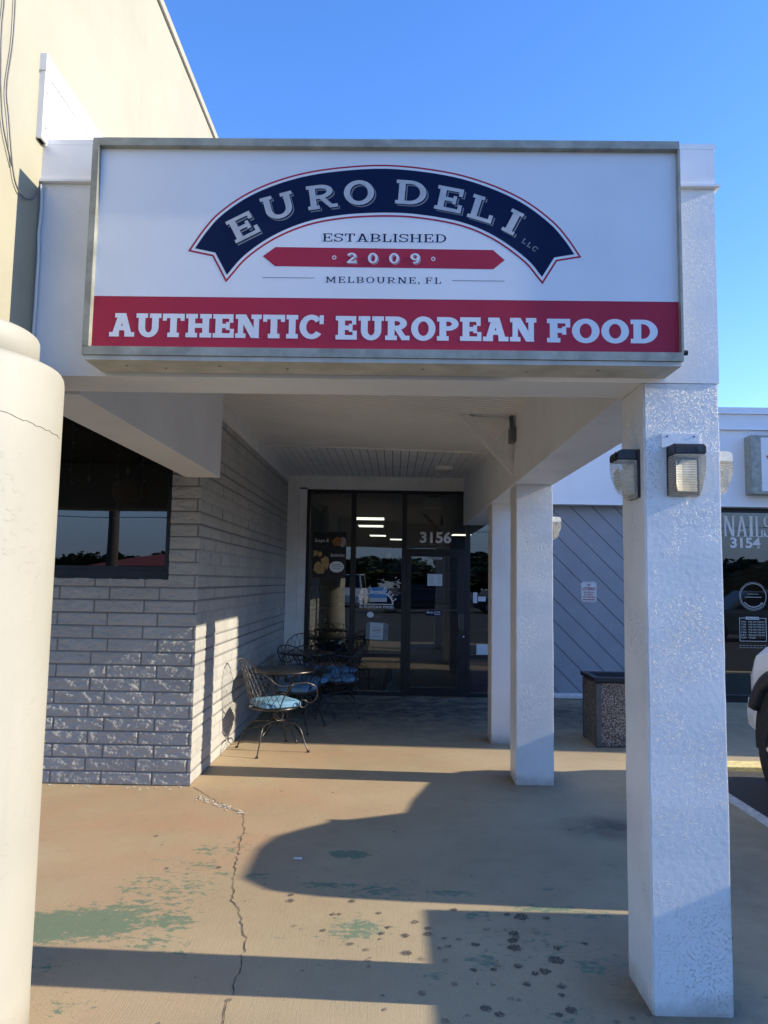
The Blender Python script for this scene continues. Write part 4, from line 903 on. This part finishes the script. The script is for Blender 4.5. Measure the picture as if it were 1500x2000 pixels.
BK = dict(s=.245, t=.19, sl=.19, se=.09, W=1.0)
pl = lay('AUTHENTIC', -1.155, -.296, 2.604, 2.700, .055, **BK) + lay('EUROPEAN', -.25, .546, 2.602, 2.698, .055, **BK) + lay('FOOD', .588, 1.024, 2.600, 2.696, .055, **BK)
lettering('slogan_letters', pl, FY - .0004, M['sign_white'], sn)

# ================================================================== WALL LAMPS
def lamp_parts(t):
    """wall pack, local frame: back on y=0, front to -y, 0.135 wide, 0.21 tall, centred"""
    b = bmesh.new(); prism(b, [(-.068, .060), (.068, .060), (.068, .105), (-.068, .105)], -.012, .0, 'y'); bx(b, -.068, .068, -.010, 0, -.105, .0595); obj('back_plate', b, M['lampbox'], t, local=True)
    b = bmesh.new(); prism(b, [(-.013, .060), (-.098, .060), (-.098, .093), (-.082, .105), (-.013, .105)], -.067, .067, 'x')
    bmesh.ops.bevel(b, geom=b.edges[:], offset=.004, segments=2, affect='EDGES'); h = obj('housing', b, M['lampbox'], t, local=True)
    b = bmesh.new(); tube(b, [(.036, -.099, .083), (.036, -.102, .083)], .014, 16); tube(b, [(.036, -.1025, .083), (.036, -.1045, .083)], .009, 12); obj('photocell', b, M['photocell'], h, local=True)
    pr = [(-.012, .0585), (-.098, .0585)] + [(-.098 + .075 * (k / 10) ** 2.6, .0585 - .163 * k / 10) for k in range(1, 11)] + [(-.012, -.105)]
    b = bmesh.new(); prism(b, pr, -.065, .065, 'x'); obj('lens', b, M['lens'], t, local=True)
    b = bmesh.new(); cv = [(-.056, -.080), (-.050, -.058), (-.036, -.040), (-.012, -.030), (.02, -.025), (.055, -.022)]
    for (xa, ya), (xb, yb) in zip(cv, cv[1:]):
        k0 = .3 if ya < -.05 else 1; A_ = [b.verts.new(p) for p in ((xa, ya, .045 if xa > -.03 else .02), (xb, yb, .045), (xb, yb, -.088), (xa, ya, -.088 if ya > -.05 else -.05))]; b.faces.new(A_)
    obj('reflector', b, M['reflector'], t, local=True)
lm = thing('wall_lamp', 'wall lamp with dark cap on the front face of the nearest pillar', 'wall lamp', (1.174, 3.038, 2.118), 0, 'wall lamps on the pillars'); lamp_parts(lm); lm.scale = (.94, .93, .97)
dup(lm, (1.019, 3.155, 2.116), R(-90), 'wall lamp on the inner side of the nearest pillar, facing the entrance', name='wall_lamp')
l3 = dup(lm, (1.333, 3.19, 2.118), R(90), 'sunlit wall lamp on the outer side of the nearest pillar', name='wall_lamp')
l4 = dup(lm, (1.333, 6.45, 2.122), R(90), 'sunlit wall lamp on the outer side of the middle pillar', name='wall_lamp')
for l_ in (l3, l4):   # these two have their caps recoloured cream
    for c_ in l_.children:
        if c_.name.startswith('housing'): c_.material_slots[0].link = 'OBJECT'; c_.material_slots[0].material = M['reflector']; c_['label'] = 'cream cap'
bm = bmesh.new(); bx(bm, 1.090, 1.245, 3.032, 3.0405, 2.215, 2.275)
pp_ = tag(obj('patch_plate', bm, M['stucco_front']), 'pale painted patch with two screw holes above the front wall lamp', 'patch')
for hx_ in (1.112, 1.222):
    bm = bmesh.new(); tube(bm, [(hx_, 3.033, 2.262), (hx_, 3.0305, 2.262)], .004, 8); obj('hole', bm, M['black_txt'], pp_)

# ================================================================== IRON CHAIRS AND TABLES
def make_chair(lb, group):
    """swivel mesh chair, faces +x, centre of the base at the origin"""
    t = thing('iron_chair', lb, 'chair', (0, 0, 0), 0, group); r = .0065
    # seat pan
    b = bmesh.new(); rim = [(.225 * math.cos(a) + .0, .235 * math.sin(a), .415) for a in [2 * math.pi * k / 36 for k in range(36)]]
    tube(b, rim, .012, 8, True)
    for k in range(-5, 6):
        y = k * .042; hx = .225 * math.sqrt(max(0, 1 - (y / .235) ** 2)); tube(b, [(-hx, y, .413), (hx, y, .413)], .003, 5)
        x = k * .04; hy = .235 * math.sqrt(max(0, 1 - (x / .225) ** 2)); tube(b, [(x, -hy, .410), (x, hy, .410)], .003, 5)
    obj('seat', b, M['iron'], t, True, True)
    # one bent rod: scroll, arm, back hoop, arm, scroll
    half = [(.20, .235, .47), (.235, .24, .485), (.245, .245, .455), (.215, .245, .425), (.185, .245, .45), (.20, .247, .492), (.26, .262, .47), (.31, .285, .50), (.325, .295, .56), (.29, .30, .63), (.20, .30, .665), (.08, .298, .662), (-.02, .295, .645), (-.10, .285, .665), (-.18, .265, .73), (-.26, .22, .80), (-.315, .14, .86), (-.335, .05, .885)]
    half = half[5:]
    hoop = half + [(x, -y, z) for x, y, z in half[::-1]]
    scroll = lambda s: [(.20 + .043 * math.cos(a), .246 * s, .462 + .036 * math.sin(a)) for a in [2 * math.pi * k / 16 for k in range(16)]]
    b = bmesh.new(); tube(b, spline(hoop, 5), r, 8)
    for s in (1, -1): tube(b, scroll(s), .005, 6, True)
    obj('frame', b, M['iron'], t, True, True)
    b = bmesh.new()
    for s in (1, -1): tube(b, spline([(.06, .30 * s, .66), (-.01, .285 * s, .56), (-.05, .245 * s, .42)], 5), .006, 6)
    obj('arm_support', b, M['iron'], t, True, True)
    # diamond lattice between the seat rim and the hoop
    H = spline(hoop, 5); n = len(H); back = [p for p in H if p.x < -.0]
    b = bmesh.new(); nn = 15
    low = [Vector((.225 * math.cos(a), .235 * math.sin(a), .418)) for a in [R(95 + 170 * k / nn) for k in range(nn + 1)]]
    top = [back[round(k * (len(back) - 1) / nn)] for k in range(nn + 1)]
    for k in range(nn + 1):
        for d in (-3, 3):
            j = k + d
            if 0 <= j <= nn:
                A, B = low[k], top[j]; mid = (A + B) / 2; rad = Vector((mid.x, mid.y, 0)); L_ = rad.length or 1
                want = .27; mid = mid + rad / L_ * max(0, want - L_) * .75
                tube(b, spline([A, mid, B], 4), .0026, 5)
    obj('back_lattice', b, M['iron'], t, True, True)
    # cushion
    b = bmesh.new(); bmesh.ops.create_cube(b, size=1); bmesh.ops.subdivide_edges(b, edges=b.edges[:], cuts=9, use_grid_fill=True)
    for v in b.verts:
        x, y, z = v.co.x * 2, v.co.y * 2, v.co.z * 2; m = max(abs(x), abs(y)); q = math.hypot(x, y)
        f = (m / q) ** .45 if q > 1e-6 else 1
        puff = (1 - m ** 4) ** .5 if m < 1 else 0
        v.co = Vector((x * f * .222 + .012, y * f * .222, .452 + z * (.017 + .020 * puff) + noise.noise((x * 2, y * 2, z)) * .006))
    cu = obj('cushion', b, M['cushion'], t, True, True)
    b = bmesh.new(); sq = [(math.copysign(abs(math.cos(a)) ** .62, math.cos(a)) * .214 + .012, math.copysign(abs(math.sin(a)) ** .62, math.sin(a)) * .214, .452) for a in [2 * math.pi * k / 40 for k in range(40)]]
    tube(b, sq, .005, 6, True); obj('piping', b, M['cushion'], cu, True, True)
    b = bmesh.new(); prism(b, [(-.25, -.03), (-.215, -.03), (-.215, .005), (-.25, .005)], .435, .441, 'z'); obj('tie_tag', b, M['paper'], cu, False, True)
    # spring base
    b = bmesh.new(); tube(b, [(.055 + .048 * math.cos(a), .02 * math.sin(a / 2), .325 + .05 * math.sin(a)) for a in [2 * math.pi * k / 18 for k in range(37)]], .006, 6)
    tube(b, spline([(-.13, 0, .40), (-.05, .0, .385), (.02, 0, .38), (.055, 0, .275)], 5), .006, 6); tube(b, [(0, -.1, .40), (0, 0, .275), (0, .1, .40)], .006, 6); tube(b, [(-.02, 0, .272), (.12, 0, .272)], .012, 8)
    obj('spring', b, M['iron'], t, True, True)
    for sx, sy in ((1, 1), (1, -1), (-1, 1), (-1, -1)):
        b = bmesh.new(); tube(b, spline([(.03 * sx, .03 * sy, .272), (.13 * sx, .12 * sy, .268), (.195 * sx, .185 * sy, .225), (.235 * sx, .225 * sy, .09), (.262 * sx, .25 * sy, .012)], 5), .007, 8)
        tube(b, [(.02 * sx, .02 * sy, .25), (.222 * sx, .212 * sy, .165)], .005, 6)
        lg = obj('leg', b, M['iron'], t, True, True)
        b = bmesh.new(); lathe(b, [(.017, .001), (.017, .007), (.010, .016)], .264 * sx, .252 * sy, 12); obj('foot', b, M['iron'], lg, False, True)
    return t
G_ = 'wrought iron chairs along the block wall'
ch = make_chair('sunlit wrought iron chair nearest the camera, with blue cushion and coil spring base', G_)
ch.location = (-1.165, 7.37, 0); ch.rotation_euler = (0, 0, R(33))
for x, y, a, lb in ((-1.08, 8.42, -105, 'shaded iron chair pushed against the far side of the front table'),
                    (-1.05, 9.0, 55, 'shaded iron chair between the two tables, back turned to the camera'),
                    (-1.22, 10.35, -80, 'iron chair behind the rear table, in front of the corner jamb'),
                    (-.74, 10.15, -150, 'iron chair against the glass right of the rear table'),
                    (-.68, 9.3, 185, 'iron chair at the right side of the rear table')):
    dup(ch, (x, y, 0), R(a), lb, name='iron_chair')
def make_table(lb):
    t = thing('round_table', lb, 'table', (0, 0, 0), 0, 'round iron tables along the block wall')
    b = bmesh.new(); lathe(b, [(.0, .712), (.33, .712), (.335, .716), (.335, .722), (.32, .726), (.0001, .727)], 0, 0, 48, False); obj('tabletop', b, M['iron'], t, False, True)
    b = bmesh.new(); tube(b, [(.34 * math.cos(a), .34 * math.sin(a), .712) for a in [2 * math.pi * k / 48 for k in range(48)]], .012, 8, True); obj('rim', b, M['iron'], t, True, True)
    for k in range(4):
        a = R(45 + 90 * k); c, s = math.cos(a), math.sin(a); b = bmesh.new()
        tube(b, spline([(.24 * c, .24 * s, .708), (.12 * c, .12 * s, .55), (.06 * c, .06 * s, .36), (.14 * c, .14 * s, .18), (.27 * c, .27 * s, .01)], 6), .009, 8); obj('leg', b, M['iron'], t, True, True)
    b = bmesh.new(); tube(b, [(.065 * math.cos(a), .065 * math.sin(a), .36) for a in [2 * math.pi * k / 24 for k in range(24)]], .006, 6, True); obj('brace_ring', b, M['iron'], t, True, True)
    return t
tb = make_table('round dark iron table behind the nearest chair, its rim catching the light'); tb.location = (-1.15, 7.83, 0)
dup(tb, (-1.12, 9.68, 0), R(20), 'round dark iron table farther back, in shade near the glass', name='round_table')

# ================================================================== TRASH BIN
tr = thing('trash_bin', 'square exposed aggregate trash bin with black lid by the siding wall', 'trash bin', (2.36, 8.0, 0))
obj('body', box(2.085, 2.66, 7.765, 8.28, .015, .645), M['aggregate'], tr)
for x, y in ((2.07, 7.745), (2.62, 7.745), (2.07, 8.25), (2.62, 8.25)): obj('corner_post', box(x, x + .058, y, y + .058, 0, .645, .015), M['post'], tr)
obj('base', box(2.10, 2.645, 7.78, 8.265, -.002, .014), M['post'], tr)
bm = bmesh.new(); x0, x1, y0, y1 = 2.055, 2.69, 7.73, 8.32
for a in ((x0, x1, y0, y0 + .07), (x0, x1, y1 - .07, y1), (x0, x0 + .07, y0 + .07, y1 - .07), (x1 - .07, x1, y0 + .07, y1 - .07)): bx(bm, *a, .660, .700)
bx(bm, x0 + .07, x1 - .07, y0 + .07, y1 - .07, .60, .66)
obj('lid', bm, M['lid'], tr)

# ================================================================== PICKUP (right edge) AND OTHER CARS
def loft(bm, secs):
    rings = [[bm.verts.new(p) for p in s] for s in secs]; n = len(rings[0])
    for A, B in zip(rings, rings[1:]):
        for k in range(n): bm.faces.new((A[k], A[(k + 1) % n], B[(k + 1) % n], B[k]))
    bm.faces.new(rings[0][::-1]); bm.faces.new(rings[-1])
def sec(y, w, zb, zt, crown=.02):
    h = [(w * .94, zb), (w, zb + .14), (w, zt - .22), (w - .03, zt - .08), (w - .12, zt)]
    return [(x, y, z) for x, z in h] + [(0, y, zt + crown)] + [(-x, y, z) for x, z in h[::-1]] + [(0, y, zb)]
def wheel(t, x, y, r, wdt):
    sx = 1 if x > 0 else -1; b = bmesh.new()
    pr = [(r * .62, -wdt / 2), (r * .9, -wdt / 2), (r, -wdt / 2 + .04), (r, wdt / 2 - .04), (r * .9, wdt / 2), (r * .62, wdt / 2)]
    rings = [[b.verts.new((x + u, y + (q + (.012 if (k % 2 and q == r) else 0)) * math.cos(2 * math.pi * k / 48), r + (q + (.012 if (k % 2 and q == r) else 0)) * math.sin(2 * math.pi * k / 48))) for k in range(48)] for q, u in pr]
    for A, B in zip(rings, rings[1:]):
        for k in range(48): b.faces.new((A[k], A[(k + 1) % 48], B[(k + 1) % 48], B[k]))
    for k in range(48): b.faces.new((rings[-1][k], rings[-1][(k + 1) % 48], rings[0][(k + 1) % 48], rings[0][k]))
    wh = obj('wheel', b, M['rubber'], t, local=True)
    b = bmesh.new(); fx = x + sx * (wdt / 2 - .03)
    prism(b, [(y + r * .63 * math.cos(a), r + r * .63 * math.sin(a)) for a in [2 * math.pi * k / 28 for k in range(28)]], fx - .02, fx, 'x')
    for k in range(6):
        a = 2 * math.pi * k / 6; c, s = math.cos(a), math.sin(a); tube(b, [(fx + sx * .012, y + .05 * c, r + .05 * s), (fx + sx * .012, y + r * .58 * c, r + r * .58 * s)], .025, 6)
    tube(b, [(fx, y, r), (fx + sx * .03, y, r)], .06, 12); obj('rim', b, M['chrome'], wh, local=True)
def pickup():
    t = thing('pickup_truck', 'white pickup truck with black wheel flares parked at the right edge', 'pickup truck', (4.02, 6.68, -.04)); t.scale = (1, 1, .952)
    b = bmesh.new(); loft(b, [sec(-.02, .84, .55, 1.12), sec(-.08, .91, .52, 1.19), sec(-.2, .95, .50, 1.24), sec(-.5, .98, .48, 1.30, .03), sec(-1.0, .99, .45, 1.36, .04), sec(-1.38, .99, .42, 1.39, .03), sec(-1.6, .99, .42, 1.38, .01), sec(-2.79, .99, .42, 1.34, .0)])
    # greenhouse: rounded loft from the belt line to the roof
    LV = [(1.24, -1.06, -2.795, .93), (1.42, -1.27, -2.79, .89), (1.58, -1.44, -2.78, .85), (1.70, -1.56, -2.765, .82), (1.80, -1.76, -2.73, .78), (1.86, -1.98, -2.68, .71), (1.885, -2.18, -2.60, .58)]
    def ring(z, yf, yb, w_, o=0.):
        c = [(-w_ - o, yb + .10), (-w_ - o, yf - .14), (-w_ * .82, yf + o - .02), (0, yf + .05 + o), (w_ * .82, yf + o - .02), (w_ + o, yf - .14), (w_ + o, yb + .10), (w_ * .85, yb - o), (0, yb - .01 - o), (-w_ * .85, yb - o)]
        return [(x, y, z) for x, y in c]
    loft(b, [ring(*l) for l in LV]); obj('cab', b, M['car_white'], t, local=True)
    def band_(name, cols, k0, k1):
        b = bmesh.new(); rr = [ring(*LV[k], .007) for k in range(k0, k1 + 1)]
        for A, B in zip(rr, rr[1:]):
            for c0, c1 in zip(cols, cols[1:]): b.faces.new([b.verts.new(p) for p in (A[c0], A[c1], B[c1], B[c0])])
        obj(name, b, M['car_glass'], t, local=True)
    band_('windshield', (2, 3, 4), 1, 4); band_('side_window', (0, 1), 1, 3); band_('side_window', (5, 6), 1, 3); band_('rear_window', (7, 8, 9), 1, 3)
    b = bmesh.new(); zt = 1.30
    for a in ((-.99, -.92, -4.95, -2.87), (.92, .99, -4.95, -2.87), (-.92, .92, -2.93, -2.87), (-.92, .92, -4.95, -4.88)): bx(b, *a, .50, zt)
    bx(b, -.92, .92, -4.88, -2.93, .78, .82); obj('bed', b, M['car_white'], t, local=True)
    for x in (-1, 1):
        for y in (-.84, -4.0):
            b = bmesh.new(); prism(b, [(y + .53 * math.cos(a), .48 + .55 * math.sin(a)) for a in [R(-10 + 200 * k / 20) for k in range(21)]], x * .985, x * 1.0, 'x'); obj('wheel_well', b, M['rubber'], t, local=True)
            b = bmesh.new(); tube(b, [(x * 1.0, y + .55 * math.cos(a), .50 + .57 * math.sin(a)) for a in [R(24 + 160 * k / 22) if y > -2 else R(-4 + 188 * k / 22) for k in range(23)]], .065, 8); obj('wheel_flare', b, M['flare'], t, True, True)
            wheel(t, x * .905, y, .43, .28)
        b = bmesh.new(); bx(b, min(x * .62, x * .88), max(x * .62, x * .88), -.07, .0, .82, .98); obj('headlight', b, M['lens'], t, local=True)
        b = bmesh.new(); tube(b, [(x * .96, -1.62, 1.32), (x * 1.05, -1.6, 1.36)], .02, 6); bx(b, x * 1.08 - .06, x * 1.08 + .06, -1.58, -1.50, 1.34, 1.50); obj('mirror', b, M['flare'], t, local=True)
        b = bmesh.new(); bx(b, min(x * .985, x * .995), max(x * .985, x * .995), -2.5, -2.3, 1.08, 1.11); obj('door_handle', b, M['flare'], t, local=True)
    b = bmesh.new(); loft(b, [[(x, y, z) for y, z in ((yo, .50), (yo + .07, .52), (yo + .09, .62), (yo + .06, .76), (yo, .78))] for x, yo in ((-.97, -.32), (-.90, -.05), (-.6, .04), (.6, .04), (.90, -.05), (.97, -.32))])
    obj('bumper', b, M['car_white'], t, local=True)
    b = bmesh.new(); bx(b, -.5, .5, -4.9, -.4, .38, .60); bx(b, -.9, .9, -2.875, -2.785, .50, .80); obj('chassis', b, M['flare'], t, local=True)
    b = bmesh.new(); bx(b, -.58, .58, -.05, .0, .80, 1.0); obj('grille', b, M['flare'], t, local=True)
    return t
pickup()

def car(lb, name, kind, loc, rz, paint, van=False):
    t = thing(name, lb, kind, loc, rz, 'vehicles parked across the lot'); H = 1.0 if not van else 1.15
    b = bmesh.new(); loft(b, [sec(2.2, .78, .3, .72), sec(2.0, .86, .25, .85), sec(.9, .9, .22, H), sec(-1.9, .9, .22, H), sec(-2.2, .84, .3, H - .05)]); obj('body', b, paint, t, local=True)
    rz_ = 1.55 if not van else 2.05
    g = [(-.8, 1.0, H - .02), (.8, 1.0, H - .02), (.82, -2.0, H - .02), (-.82, -2.0, H - .02)]; h = [(-.64, .25 if not van else .6, rz_), (.64, .25 if not van else .6, rz_), (.68, -1.7, rz_), (-.68, -1.7, rz_)]
    b = bmesh.new(); V_ = [b.verts.new(p) for p in g + h]
    for f in ((0, 1, 5, 4), (1, 2, 6, 5), (2, 3, 7, 6), (3, 0, 4, 7), (4, 5, 6, 7)): b.faces.new([V_[i] for i in f])
    obj('roof', b, paint, t, local=True)
    b = bmesh.new(); c = [Vector(p) for p in g + h]
    for f in ((0, 1, 5, 4), (1, 2, 6, 5), (2, 3, 7, 6), (3, 0, 4, 7)):
        q_ = [c[i] for i in f]; ct = sum(q_, Vector()) / 4; nr = (q_[1] - q_[0]).cross(q_[3] - q_[0]).normalized(); nr = nr if nr.dot(ct - Vector((0, -.5, 1.3))) > 0 else -nr
        b.faces.new([b.verts.new(p + (ct - p) * .13 + nr * .006) for p in q_])
    obj('window', b, M['car_glass'], t, local=True)
    for x in (-.82, .82):
        for y in (1.35, -1.4): wheel(t, x, y, .33, .2)
    return t
for lb, nm, kd, x, y, rz, p, v in (('white van across the lot, seen mirrored in the deli glass', 'parked_van', 'van', -2.75, -27, 4, 'car_white', True), ('dark car across the lot mirrored in the deli door glass', 'parked_car', 'car', 1.2, -19, 95, 'car_dark', False),
                                   ('second dark car across the lot mirrored beside the first', 'parked_car', 'car', 6.5, -19, 88, 'car_dark', False), ('tan car across the lot mirrored in the nail salon glass', 'parked_car', 'car', 11.4, -2.2, 95, 'car_tan', False)):
    car(lb, nm, kd, (x, y, -.04), R(rz), M[p], v)

# ================================================================== ACROSS THE ROAD (mirrored in the glass)
def tree_mesh(seed, h, rad):
    rnd = random.Random(seed); tk = bmesh.new(); th = h * .45
    tube(tk, spline([(0, 0, -.2), (.1, .05, th * .5), (-.05, .1, th)], 4), [.28 * (1 - .5 * i / 8) * h / 8 for i in range(9)], 8)
    cl = []
    for k in range(9):
        a = rnd.uniform(0, 6.28); rr = rad * rnd.uniform(.2, .75); zz = h * rnd.uniform(.45, .9); c = Vector((rr * math.cos(a), rr * math.sin(a), zz)); cl.append((c, rad * rnd.uniform(.35, .6)))
        tube(tk, [(0, 0, th * .8), tuple(c)], [.09 * h / 8, .03], 6)
    lf = bmesh.new()
    for _ in range(3600):
        c, r0 = rnd.choice(cl); d = Vector((rnd.gauss(0, 1), rnd.gauss(0, 1), rnd.gauss(0, .8))).normalized() * r0 * rnd.random() ** .4; p = c + d; s = rnd.uniform(.2, .42)
        u = Vector((rnd.gauss(0, 1), rnd.gauss(0, 1), rnd.gauss(0, 1))).normalized(); v = u.orthogonal()
        lf.faces.new([lf.verts.new(p + u * s), lf.verts.new(p + v * s * .6), lf.verts.new(p - u * s), lf.verts.new(p - v * s * .6)])
    return tk, lf
protos = []
TL = ['broad dark tree across the road mirrored low in the left window', 'tall bushy tree across the road mirrored in the deli glass', 'rounded tree across the road mirrored in the door glass']
sp = [(-34, -62, 0, 1.), (-28, -66, 1, 1.), (-22, -64, 2, 1.1), (-40, -60, 1, 1.2), (-8, -52, 0, 1.1), (-2, -56, 1, 1.25), (4, -50, 2, 1.0), (10, -54, 0, 1.2), (16, -50, 1, 1.2), (23, -52, 2, 1.2), (-14, -58, 2, .9), (30, -50, 0, 1.3), (-48, -64, 2, 1.1), (38, -54, 1, 1.3)]
for i, (x, y, k, s) in enumerate(sp):
    if len(protos) <= k:
        pass
    if i < 3:
        t = thing('tree', TL[k], 'tree', (x, y, -.04), 0, 'trees across the road'); a, b = tree_mesh(11 + k, 6.2, 4.2)
        obj('trunk', a, M['bark'], t, True, True); obj('crown', b, M['leaf'], t, False, True); protos.append(t); t.scale = (1, 1, .62)
    else:
        t = dup(protos[k], (x, y, -.04), i * 1.7, TL[k], name='tree'); t.scale = (s, s, s * (.62 if x < -12 else .52))
t = thing('red_roof_building', 'low building with red roof mirrored in the left window', 'building', (-19, -48, -.13))
obj('wall', box(-22.5, -9, -54, -44, -.13, 2.5), M['far_wall'], t)
bm = bmesh.new(); A = [bm.verts.new(p) for p in ((-23.2, -54.6, 2.5), (-8.4, -54.6, 2.5), (-8.4, -43.4, 2.5), (-23.2, -43.4, 2.5))]; B = [bm.verts.new(p) for p in ((-18.6, -49.5, 3.7), (-13, -49.5, 3.7))]
bm.faces.new((A[3], A[2], B[1], B[0])); bm.faces.new((A[1], A[0], B[0], B[1])); bm.faces.new((A[0], A[3], B[0])); bm.faces.new((A[2], A[1], B[1])); obj('roof', bm, M['roof_red'], t)
bm = bmesh.new(); tube(bm, spline([(-11.4, -17.5, -.2), (-11.35, -17.5, 3), (-11.45, -17.5, 6), (-11.6, -17.5, 9)], 4), [.27, .25, .24, .23, .22, .21, .21, .2, .19, .19, .18, .18, .17], 12)
t = thing('palm_tree', 'palm trunk across the lot mirrored in the left window', 'tree', (-11.4, -17.5, -.13)); obj('trunk', bm, M['bark'], t, True)
bm = bmesh.new()
for k in range(16):
    a = 2 * math.pi * k / 16; c, s = math.cos(a), math.sin(a); el = random.uniform(.1, 1.2); P = [Vector((-11.6 + c * d, -17.5 + s * d, 9 + el * d * .8 - .22 * d * d)) for d in (0, .6, 1.2, 1.8, 2.4)]
    for p0, p1 in zip(P, P[1:]):
        for sd in (1, -1):
            o_ = Vector((-s, c, -.35)) * .38 * sd; bm.faces.new([bm.verts.new(q_) for q_ in (p0, p1, p1 + o_, p0 + o_ * 1.1)])
obj('crown', bm, M['leaf'], t)
for z, lb in ((6.6, 'upper utility wire across the lot mirrored in the left window'), (6.0, 'lower utility wire across the lot mirrored in the left window')):
    bm = bmesh.new(); tube(bm, [(-60, -38, z), (-20, -38, z - .35), (20, -38, z - .3), (60, -38, z)], .025, 5); tag(obj('utility_wire', bm, M['flare']), lb, 'wire', 'utility wires across the lot')
